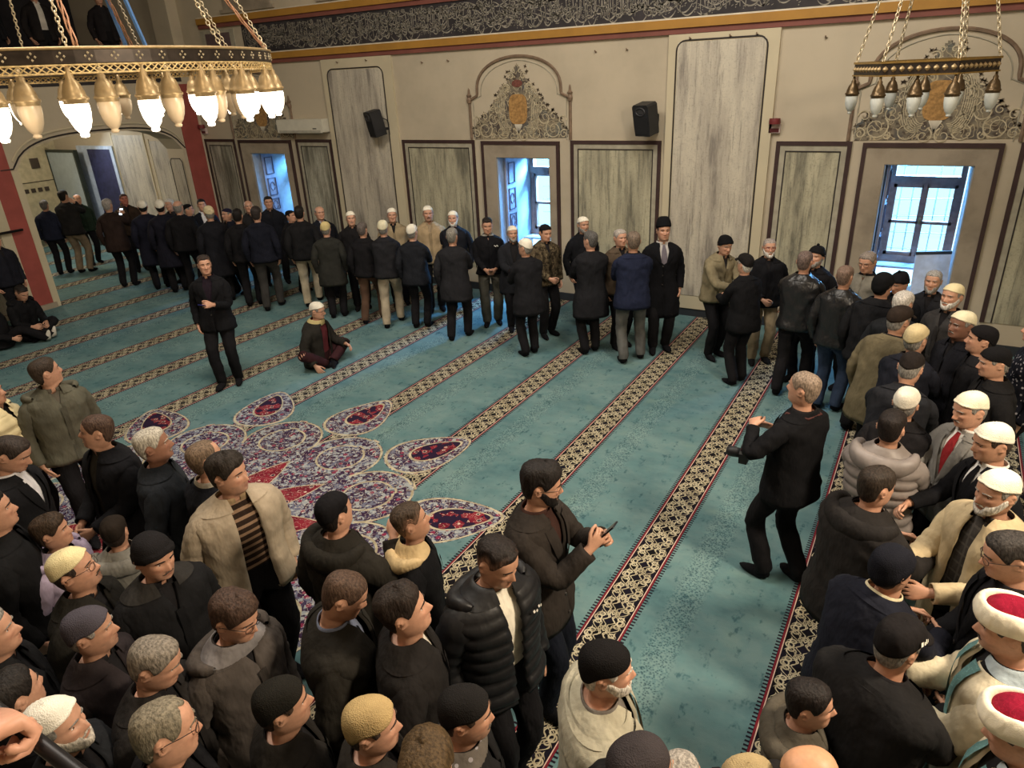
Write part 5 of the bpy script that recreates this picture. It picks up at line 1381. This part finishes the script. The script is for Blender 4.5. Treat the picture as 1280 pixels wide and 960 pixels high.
add(-7.32,8.31,1.59,-35,'man in cream skullcap, black jacket and pale khaki trousers, back turned, walking pose','',top=('jacket',(44,44,48)),pants=(158,146,126),legs=((0,-.16),(0,.2)),R=(-.09,.40,-.25,0,.55),L=(-.09,.40,-.25,0,.55),cap=('kufi',(216,208,178)),hair='undercap',hairc=(128,124,118))
add(-7.11,9.21,1.66,140,'tall moustached man in white cap and tan jacket facing out at the wall','',top=('jacket',(160,140,110)),shirt=(150,132,108),mous=(60,48,42),stub=0.6,cap=('kufi',(226,220,204)),hair='undercap',hairc=(128,124,118))
add(-6.80,8.37,1.55,-17,'man in white skullcap and black jacket, back turned before the tall tan-jacketed man','',top=('blazer',(40,42,48)),R=(-.09,.40,-.25,0,.55),cap=('kufi',(226,220,204)),hair='undercap',hairc=(128,124,118))
add(-6.71,9.34,1.58,-206,'white-bearded man in white skullcap and dark jacket left of the phone-holding youth','',top=('jacket',(38,40,48)),beard=((196,192,184),),mous=(196,192,184),cap=('kufi',(226,220,204)),hair='undercap',hairc=(128,124,118))
add(-5.94,8.21,1.58,-18,'grey-haired man in dark overcoat, back turned beside the phone-holding youth','',top=('coat',(46,46,50)),hem=-0.28,legs=((0,-.12),(0,.12)),R=(-.09,.40,-.25,0,.55),hair='short',hairc=(126,122,114))
add(-5.82,8.98,1.59,145,'young man in black sweatshirt and grey cargo trousers holding a phone by the window','ph_front',top=('sweater',(28,28,32)),pants=(82,80,72),baggy=0.008,R=(-.11,.27,-.38,0,.6),L=(-.11,.27,-.38,0,.6),scol=(150,148,140),hp=10,hair='fade',hairc=(30,26,24))
add(-5.35,8.93,1.51,141,'grey-bearded man in white skullcap and dark coat before the middle window','',top=('coat',(44,45,50)),hem=-0.28,R=(-.09,.40,-.25,0,.55),L=(-.11,.27,-.38,0,.6),beard=((128,124,118),),mous=(128,124,118),cap=('kufi',(226,220,204)),hair='undercap',hairc=(128,124,118))
add(-4.64,8.07,1.55,-55,'man in white skullcap and black coat, back turned, greeting at the middle window','',top=('coat',(38,38,42)),hem=-0.26,hy=-25,R=(-.09,.40,-.25,0,.55),L=(-.09,.40,-.25,0,.55),lean=6,cap=('kufi',(226,220,204)),hair='undercap',hairc=(128,124,118))
add(-4.75,8.85,1.58,122,'man in black skullcap and olive patterned jacket right of the middle window','',top=('jacket',(80,70,54),'camo'),R=(-.11,.27,-.38,0,.6),hp=12,cap=('skull',(28,27,30)),hair='undercap',hairc=(30,26,24))
add(-4.46,9.51,1.58,130,'smiling man in white skullcap and black jacket at the wall beside the marbled panel','',top=('jacket',(30,31,36)),beard=((128,124,118),),mous=(128,124,118),cap=('kufi',(226,220,204)),hair='undercap',hairc=(128,124,118))
add(-3.86,8.46,1.62,-47,'dark grey-haired man in long charcoal overcoat, back turned before the marbled panel','',top=('coat',(40,40,44)),hem=-0.36,hy=-20,R=(-.09,.40,-.25,0,.55),L=(-.09,.40,-.25,0,.55),hair='short',hairc=(86,84,82))
add(-3.61,8.88,1.58,128,'grey-haired man in brown jacket mostly hidden behind the navy blazer','',top=('jacket',(92,78,64)),hair='short',hairc=(166,158,150))
add(-3.23,8.39,1.67,-33,'man in navy blazer and grey trousers, back turned in the handshake line','',top=('blazer',(42,48,72)),pants=(92,92,90),legs=((0,-.05),(.05,.08)),R=(-.09,.40,-.25,0,.55),L=(-.09,.40,-.25,0,.55),hair='receding',hairc=(112,98,86))
add(-3.03,8.96,1.70,149,'tall man in black lambskin cap and long black overcoat against the tall panel','',top=('coat',(26,26,30)),hem=-0.42,shirt=(190,186,182),tie=(110,104,112),vee=0.28,stub=0.3,cap=('fez',(24,24,27)),hair='undercap',hairc=(30,26,24))
add(-2.21,8.96,1.57,126,'man in black knit cap and khaki jacket bending into a handshake','',top=('jacket',(128,118,94)),shirt=(60,56,58),R=(-.09,.40,-.25,0,.55),L=(-.09,.40,-.25,0,.55),lean=12,hp=14,hy=10,cap=('beanie',(26,26,29)),hair='undercap',hairc=(128,124,118))
add(-1.79,8.29,1.52,-50,'man in black flat cap and black coat shaking hands with the khaki-jacketed man','',top=('blazer',(28,28,31)),R=(-.09,.40,-.25,0,.55),L=(-.09,.40,-.25,0,.55),lean=8,cap=('flat',(36,33,33)),hair='undercap',hairc=(196,192,184))
add(-1.69,9.09,1.55,157,'white-bearded man with red glasses and tan trousers at the wall','',top=('jacket',(30,30,34)),pants=(150,134,108),beard=((196,192,184),),mous=(196,192,184),glasses=(150,40,44),R=(-.11,.27,-.38,0,.6),hair='crop',hairc=(150,146,142))
add(-1.14,8.26,1.62,6,'man in black leather jacket, back turned, nearest to the white-bearded man in glasses','',top=('jacket',(38,38,40),'leather'),legs=((0,-.15),(.03,.15)),R=(-.09,.40,-.25,0,.55),L=(-.09,.40,-.25,0,.55),hair='crop',hairc=(92,84,82))
add(-1.08,8.70,1.58,-167,'bearded man in black pompom cap facing out behind the leather jackets','',top=('jacket',(30,30,34)),beard=((128,124,118),),cap=('pompom',(28,28,30)),hair='undercap',hairc=(128,124,118))
add(-0.68,7.93,1.58,15,'balding man in black leather jacket and jeans, back turned below the window','',top=('jacket',(36,36,38),'leather'),pants=(54,66,88),R=(-.09,.40,-.25,0,.55),hair='crop',hairc=(112,96,86))
add(-0.53,8.62,1.58,-159,'grey-haired man in glasses and grey sweater standing in the right window bay','',top=('sweater',(118,114,104)),glasses=(40,36,36),hp=15,hair='short',hairc=(132,122,114))
add(-0.30,7.57,1.62,23,'man in black knit hat and black coat, back turned below the right window','',top=('jacket',(34,34,37)),lean=8,cap=('beanie',(26,26,28)),hair='undercap',hairc=(30,26,24))
add(-0.17,8.16,1.50,-146,'man in black pompom cap looking down below the right window','',top=('jacket',(32,32,36)),hp=20,cap=('pompom',(27,27,30)),hair='undercap',hairc=(128,124,118))
add(0.13,8.19,1.54,-171,'grey-haired bearded man in dark jacket before the blue-lit window sill','',top=('jacket',(40,40,44)),beard=((128,124,118),),hair='short',hairc=(150,146,142))
add(0.30,7.55,1.58,-148,'old man with cream skullcap and white moustache right of the window sill','',top=('jacket',(70,68,68)),beard=((196,192,184),),mous=(196,192,184),cap=('kufi',(214,200,160)),hair='undercap',hairc=(128,124,118))
add(0.38,6.70,1.58,-132,'dark-skinned man in cream skullcap standing right below the white-moustached man','',top=('jacket',(40,40,46)),skin=(128,92,76),mous=(128,124,118),cap=('kufi',(214,206,176)),hair='undercap',hairc=(128,124,118))  # skin tone of his own, darker than the default
add(-0.09,7.15,1.58,24,'white-haired man, back turned, in dark coat in the right line','',top=('coat',(40,42,46)),hair='short',hairc=(190,184,176))
add(-0.09,6.63,1.58,31,'man in brown flat cap and olive-brown coat bending forward in the right line','',top=('coat',(104,95,74)),hem=-0.26,lean=16,hp=12,R=(-.09,.40,-.25,0,.55),cap=('flat',(58,48,42)),hair='undercap',hairc=(128,124,118))
add(0.06,6.20,1.58,25,'man in beige skullcap and navy coat, back turned in the right line','',top=('blazer',(38,40,50)),lean=10,R=(-.09,.40,-.25,0,.55),L=(-.09,.40,-.25,0,.55),cap=('kufi',(190,174,136)),hair='undercap',hairc=(128,124,118))
add(0.06,5.54,1.58,13,'man in dark flat skullcap bowing over a handshake in the right line','',top=('blazer',(44,45,50)),lean=22,hp=22,R=(-.09,.40,-.25,0,.55),L=(-.09,.40,-.25,0,.55),cap=('skull',(50,44,42)),hair='undercap',hairc=(128,124,118))
add(0.52,6.38,1.58,-93,'man in black skullcap seen in profile by the right edge wall','',top=('jacket',(34,33,36)),stub=0.5,cap=('deep',(30,28,30)),hair='undercap',hairc=(30,26,24))
add(0.59,5.89,1.58,-106,'grey-haired man in black skullcap and dark coat at the right edge','',top=('jacket',(34,33,34)),hp=10,cap=('deep',(28,27,29)),hair='undercap',hairc=(128,124,118))
add(0.07,5.11,1.48,9,'man in ribbed white skullcap and dark jacket, back turned, behind the grey puffer jacket','',top=('jacket',(40,38,40)),lean=8,R=(-.09,.40,-.25,0,.55),cap=('kufi',(226,220,204)),hair='undercap',hairc=(128,124,118))
add(0.43,4.94,1.58,-127,'old man in white skullcap, grey suit and red tie in the greeting line','',top=('blazer',(118,116,112)),shirt=(216,212,206),tie=(130,36,40),mous=(128,124,118),R=(-.09,.40,-.25,0,.55),hp=12,cap=('kufi',(228,222,198)),hair='undercap',hairc=(128,124,118))
add(0.54,4.51,1.58,-115,'man in ribbed white skullcap and black suit with black tie','',top=('blazer',(28,28,32)),shirt=(214,212,208),tie=(24,24,27),R=(-.09,.40,-.25,0,.55),hp=12,cap=('kufi',(226,220,204)),hair='undercap',hairc=(58,46,38))
add(0.01,4.60,1.52,14,'dark-haired youth in padded grey jacket, back turned in the greeting line','',top=('puffer',(128,120,116)),R=(-.09,.40,-.25,0,.55),L=(-.09,.40,-.25,0,.55),hair='short',hairc=(32,26,24))
add(-0.01,3.76,1.55,42,'dark-haired man in black hooded parka, turned right into the greeting line','',top=('parka',(50,47,46)),w=1.15,bulk=0.02,R=(-.09,.40,-.25,0,.55),L=(-.09,.40,-.25,0,.55),lean=6,hp=10,hair='short',hairc=(46,38,32))
add(0.54,3.88,1.60,-130,'smiling white-bearded man in white skullcap and beige trench coat','',top=('open',(192,174,140)),shirt=(74,70,66),shirtk='check',hem=-0.4,beard=((196,192,184),),mous=(196,192,184),R=(-.09,.40,-.25,0,.55),L=(-.09,.40,-.25,0,.55),hp=10,fat=0.04,gap=0.9,w=1.15,bulk=0.015,cap=('kufi',(232,226,206)),hair='undercap',hairc=(128,124,118))
add(0.12,3.12,1.50,36,'man in black beanie and navy coat bending right towards the men in the line','',top=('blazer',(38,40,52)),lean=16,R=(-.09,.40,-.25,0,.55),L=(-.09,.40,-.25,0,.55),scol=(190,180,150),w=1.15,bulk=0.02,cap=('beanie',(32,33,42)),hair='undercap',hairc=(30,26,24))
add(0.18,2.61,1.50,32,'man in black flat cap with white mark, clasping hands with the robed cleric','mark',top=('coat',(38,37,38)),hem=-0.3,lean=16,hp=14,R=(-.09,.40,-.25,0,.55),L=(-.09,.40,-.25,0,.55),w=1.18,bulk=0.03,cap=('flat',(34,31,32)),hair='undercap',hairc=(128,124,118))
add(0.57,3.31,1.60,-102,'man with slicked dark hair and glasses in black suit behind the cleric','',top=('blazer',(30,30,34)),glasses=(70,60,56),hp=20,R=(-.11,.27,-.38,0,.6),hair='short',hairc=(54,50,48))
add(0.55,2.81,1.58,-87,'cleric in white turban with red crown and cream robe with teal bands','',top=('robe',(212,202,176)),w=1.12,R=(-.10,.37,-.24,0,.35),L=(-.12,.37,-.26,0,.35),hp=14,mous=(60,54,50),stub=0.5,nose=1.15,sock=(40,40,44),cap=('turban',(160,26,44)),hair='undercap',hairc=(60,54,50))
add(0.57,2.30,1.55,-86,'second cleric with white turban and red crown at the lower right corner','',top=('robe',(206,194,168)),w=1.12,hp=20,R=(-.11,.27,-.38,0,.6),L=(-.11,.27,-.38,0,.6),cap=('turban',(160,26,44)),hair='undercap',hairc=(60,54,50))
add(-0.09,2.28,1.36,78,'dark-haired boy in grey hooded jacket looking right at the bottom','',top=('hoodie',(78,73,64)),hp=6,bulk=0.01,hair='short',hairc=(30,25,24))
add(-0.03,1.83,1.50,59,'bald man cut off at the bottom edge beside the dark-haired boy','',top=('jacket',(44,42,42)),skin=(196,146,112),hair='bald',hairc=(60,50,44))
add(-0.55,4.73,1.63,-62,'grey-haired photographer in black suit with camera hanging on a strap','cam',top=('blazer',(27,27,30)),hy=-8,pel=0.905,R=(-.06,.30,-.20,20,.5),L=(.0,.25,-.08,10,.6,1.0),legs=((.0,.06),(-.02,-.12)),lean=-2,hair='crop',hairc=(134,122,108))
add(-7.87,5.48,1.65,-220,'man in black suit standing alone on the carpet with phone at his chest','ph_suit',top=('blazer',(30,30,33)),shirt=(44,34,44),vee=0.2,hy=-20,L=(-.12,.25,-.20,20,.7),legs=((.0,.0),(-.02,.12)),hair='fade',hairc=(50,42,38))
add(-7.16,6.56,0.80,74,'man in white cap with yellow cloth sitting cross-legged on the carpet leaning on one hand','',top=('open',(50,48,44)),shirt=(96,44,50),hem=-0.13,lean=10,hy=-8,hp=10,bulk=0.02,R=(.16,.10,-.44,0,.2),L=(-.02,.34,-.30,0,.4),glasses=(60,50,46),mous=(128,124,118),scarf=(168,154,108),pants=(66,38,42),gap=1.7,pel=0.13,legs=((.12,.24,.07),(.06,.20,.07)),kp=(1.0,.35,.5),fd=(-.9,.5,0),cap=('kufi',(222,216,200)),hair='undercap',hairc=(128,124,118))
add(-12.62,5.36,0.78,83,'young man in black sitting on the carpet against the left pier looking down','',top=('hoodie',(30,30,33)),lean=18,hp=30,R=(-.06,.30,-.30,0,.5),L=(-.06,.30,-.30,0,.5),pel=0.13,legs=((.16,.34,.07),(.10,.30,.07)),kp=(1.0,.35,.5),fd=(-.9,.5,0),hair='fade',hairc=(30,26,24))
add(-12.62,4.87,0.76,31,'dark-clothed person sitting at the left edge with pale sock soles showing','',top=('jacket',(34,33,36)),pel=0.13,legs=((.06,.74,.07),(.02,.66,.07)),kp=(.3,.3,1),fd=(.1,.3,1),sock=(206,200,188),R=(.1,.2,-.35),hair='short',hairc=(30,26,24))
add(-13.21,5.48,1.58,83,'person in dark jacket mostly cut off by the left edge beside the pier','',top=('jacket',(36,37,46)),hair='short',hairc=(128,124,118))
add(-6.07,2.55,1.63,98,'young man in olive-grey zipped sweatshirt looking left above the crowd','',top=('hoodie',(92,90,78)),hy=-88,shirt=(96,90,80),hair='short',hairc=(58,48,40))
add(-6.29,2.20,1.55,49,'person in cream puffer jacket cut off by the left edge','',top=('puffer',(220,204,160)),hair='short',hairc=(30,26,24))
add(-4.87,1.70,1.60,49,'dark-haired man in black suit and white shirt looking down at left edge','',top=('blazer',(34,34,37)),shirt=(214,212,216),vee=0.2,hp=32,hair='short',hairc=(52,44,40))
add(-4.66,2.15,1.60,-180,'cropped dark-haired man in black jacket with a small dark phone in his hands, facing left','ph_small',top=('open',(36,36,40)),shirt=(66,62,54),hy=42,R=(-.11,.27,-.38,0,.6),L=(-.11,.27,-.38,0,.6),hair='crop',hairc=(44,36,32))
add(-4.11,2.19,1.60,38,'silver-haired man in slate jacket looking right among the crowd','',top=('jacket',(54,58,64)),bulk=0.008,skin=(150,108,88),mous=(128,124,118),hair='short',hairc=(178,172,160))
add(-3.64,2.23,1.60,16,'short-haired man in black sweater right behind the beige-jacketed man','',top=('sweater',(40,42,49)),scol=(170,162,146),hair='receding',hairc=(112,94,78))
add(-3.30,2.14,1.63,101,'man in open beige jacket and brown striped polo standing above the crowd','',top=('open',(166,152,132)),shirt=(60,46,38),shirtk='stripe',scol=(150,128,98),hy=-32,hp=4,gap=1.35,w=1.2,bulk=0.022,stub=0.6,hair='curly',hairc=(46,40,36))
add(-4.11,1.48,1.38,60,'boy with dark hair in lilac-grey hooded top among the crowd','',top=('hoodie',(168,154,176)),hy=-20,hair='full',hairc=(58,46,36))
add(-3.85,1.69,1.33,-46,'boy in dark brown skullcap seen from behind beside the beanie man','',top=('hoodie',(120,118,112)),cap=('skull',(52,44,38)),hair='undercap',hairc=(44,34,30))
add(-3.37,1.24,1.55,58,'man in cream knit cap and glasses looking up to the right','',top=('jacket',(50,48,44)),hy=-16,hp=-6,glasses=(34,30,28),mous=(70,56,46),stub=0.4,cap=('kufi',(220,206,160)),hair='undercap',hairc=(60,50,44))
add(-3.06,1.48,1.58,94,'moustached man in black beanie and black jacket with light collar lining','',top=('jacket',(36,36,38)),collar=(60,58,56),hy=-8,hp=14,mous=(96,80,70),stub=0.5,cap=('beanie',(38,36,38)),hair='undercap',hairc=(30,26,24))
add(-2.92,1.05,1.52,58,'man in dark grey knit cap with tired face looking right, lower left','',top=('jacket',(58,51,53)),hy=-18,hp=4,bulk=0.008,stub=0.5,eyes=0.35,cap=('deep',(74,70,78)),hair='undercap',hairc=(128,124,118))
add(-2.47,1.07,1.53,63,'grey-haired man in dark coat squinting down right in the lower left crowd','',top=('jacket',(50,47,46)),hp=24,hy=-12,eyes=0.3,hair='short',hairc=(122,114,104))
add(-2.37,1.40,1.55,86,'young man with brown hair, round glasses and grey scarf','',top=('hoodie',(76,70,66)),hp=22,hy=-12,glasses=(30,28,28),scarf=(120,116,116),hair='full',hairc=(66,50,42))
add(-2.04,0.84,1.62,28,'grey-haired man with dark-rimmed glasses in profile near the bottom edge','',top=('jacket',(30,30,33)),hp=12,hr=-8,glasses=(28,26,26),hair='receding',hairc=(120,112,96))
add(-2.52,0.69,1.53,50,'white-bearded man in white skullcap at the lower left corner','',top=('jacket',(40,42,46)),beard=((184,176,164),),mous=(184,176,164),cap=('kufi',(232,226,212)),hair='undercap',hairc=(128,124,118))
add(-2.83,0.69,1.53,-6,'dark-haired man at the lower left corner just behind the fist on the rail','',top=('jacket',(34,33,35)),hair='short',hairc=(34,30,28))
add(-3.27,0.81,1.55,34,'person in dark jacket cut off at the left edge beside the grey-capped man','',top=('jacket',(40,40,42)),hair='short',hairc=(128,124,118))
add(-4.20,1.27,1.62,27,'person in black coat cut off at the left edge beside the boy in lilac','',top=('jacket',(34,34,36)),hair='short',hairc=(30,26,24))
add(-2.52,2.19,1.57,9,'man in black skullcap and black hooded parka raising a hand to his collar','',top=('parka',(52,49,44)),hy=-5,R=(-.02,.27,.0,60,.7),cap=('skull',(28,27,30)),hair='undercap',hairc=(30,26,24))
add(-2.20,2.43,1.46,50,'boy in black hooded top with beige hood lining looking right','',top=('hoodie',(28,28,31)),hoodc=(196,172,130),hy=-10,hp=-6,hair='fade',hairc=(62,50,40))
add(-2.01,1.72,1.57,46,'cropped dark-haired man in black overcoat looking down at his blue-grey shirt','',top=('coat',(50,47,42)),shirt=(104,110,128),hp=34,bulk=0.02,w=1.1,hair='crop',hairc=(50,42,36))
add(-1.68,1.74,1.60,48,'young man with dark swept hair and white T-shirt in profile looking right','',top=('jacket',(46,43,42)),shirt=(214,206,192),scollar=0,hp=-6,gap=1,hair='side',hairc=(42,34,30))
add(-1.83,1.17,1.53,35,'man in black skullcap in profile near the bottom, left of the beige-capped man','',top=('jacket',(44,41,38)),hp=4,stub=0.4,cap=('deep',(40,38,34)),hair='undercap',hairc=(58,46,38))
add(-1.47,1.27,1.52,51,'man in beige skullcap in profile near the bottom edge','',top=('jacket',(56,52,48)),hp=6,cap=('deep',(172,148,104)),hair='undercap',hairc=(60,50,44))
add(-1.19,1.48,1.52,57,'moustached man in black skullcap with patterned scarf near the bottom edge','',top=('jacket',(40,39,40)),hp=8,mous=(90,82,76),stub=0.7,scarf=(96,90,84),scarfk='flower',cap=('deep',(38,36,36)),hair='undercap',hairc=(58,46,38))
add(-1.12,1.17,1.62,-24,'brown-haired person with fur-trimmed hood at the bottom edge','',top=('parka',(60,52,44)),fur=1,hair='full',hairc=(74,58,38))
add(-0.79,1.87,1.58,59,'white-bearded man in black skullcap and pale grey blazer seen from above','',top=('blazer',(168,163,144)),w=1.26,shirt=(110,104,98),beard=((206,200,190),0.01),mous=(206,200,190),fat=0.05,bulk=0.03,hy=4,hp=6,cap=('deep',(30,28,29)),hair='undercap',hairc=(196,192,184))
add(-1.49,2.21,1.60,106,'young man with faded dark haircut in black puffer jacket over white T-shirt','open',top=('puffer',(30,30,33)),shirt=(226,220,204),scollar=0,hp=22,hy=-8,unzip=1,w=1.1,hair='fade',hairc=(34,28,26))
add(-1.59,2.84,1.64,83,'bearded man with glasses in dark coat photographing with his phone','ph_photo',top=('coat',(62,56,52)),hem=-0.19,shirt=(74,50,44),pants=(30,34,46),beard=((30,26,25),0.009),mous=(30,26,25),glasses=(90,84,76),hp=14,hy=-22,w=1.1,R=(-.13,.33,-.05,-40,.7),L=(-.10,.35,-.07,-30,.7),hair='curly',hairc=(30,26,25))
add(-0.51,1.50,1.62,41,'man in dark grey cap cut off by the bottom edge beside the pale blazer','',top=('jacket',(34,33,36)),cap=('deep',(70,64,66)),hair='undercap',hairc=(128,124,118))
add(-0.44,1.72,1.36,46,'grey-haired man cut off by the bottom edge on the carpet side','',top=('jacket',(34,33,36)),hair='short',hairc=(150,144,136))
add(-0.21,1.77,1.42,53,'man in beige skullcap cut off by the bottom edge near the boy','',top=('jacket',(34,33,36)),cap=('kufi',(170,150,112)),hair='undercap',hairc=(128,124,118))
add(0.92,6.74,1.60,-92,'person in dark top with white-dashed pattern cut off by the right edge','',top=('sweater',(34,36,46),'flower'),cap=('skull',(28,27,30)),hair='undercap',hairc=(128,124,118))
# ---------------------------------------------------------------- onlookers on the upper gallery
for gx, gy, gr, gc, gs, lb in ((-15.0, 8.2, 95, (44, 40, 40), (196, 190, 180), 'person in dark jacket over white shirt on the gallery behind the chandelier chains'),
                           (-14.9, 7.25, 80, (34, 34, 38), (60, 60, 64), 'person in black on the gallery, leftmost of the onlookers behind the chains'),
                           (-15.0, 9.45, 100, (46, 42, 44), (48, 46, 48), 'person in dark coat on the gallery nearest its right end')):
    add(gx, gy, 1.58, gr, lb, '', z0=3.85, top=('open', gc), shirt=gs, hair='short', hairc=(40, 34, 32))
# ---------------------------------------------------------------- front gallery where the photographer stands: a neighbour grips its rail
struct(MB().box(-20.4, 3.0, -3.2, .06, 1.9, 2.05), 'floor_gallery_front', M_WALL)
Mw, F, hands = add(-1.27, -.12, 1.60, 8, 'person gripping the gallery rail, only the fist visible at the lower left corner', 'rail', z0=2.05, top=('jacket', (40, 40, 44)),
                   R=(.315, .30, .945, 75, .95, .6, True), wb=-.55, hair='short', hairc=(50, 42, 36), skin=(198, 148, 124))
c, t, u, f, w_ = hands[1]; q = Mw @ Vector((c + t * .035 - u * .022) * F.S)
gr = empty('gallery_rail', (0, q.y, 2.05), label='black gallery handrail crossing the lower left corner under the fist', cat='rail')
MB().tube([(-6.0, 0, q.z - 2.05), (2.9, 0, q.z - 2.05)], .010, 12).build('top_rail', MATS['black_metal'], gr, smooth=True)
for k in range(6):
    MB().tube([(-5.8 + k * 1.7, -.17, 0), (-5.8 + k * 1.7, -.17, .5), (-5.8 + k * 1.7, 0, q.z - 2.05)], .014, 8).build('post', MATS['black_metal'], gr, smooth=True)
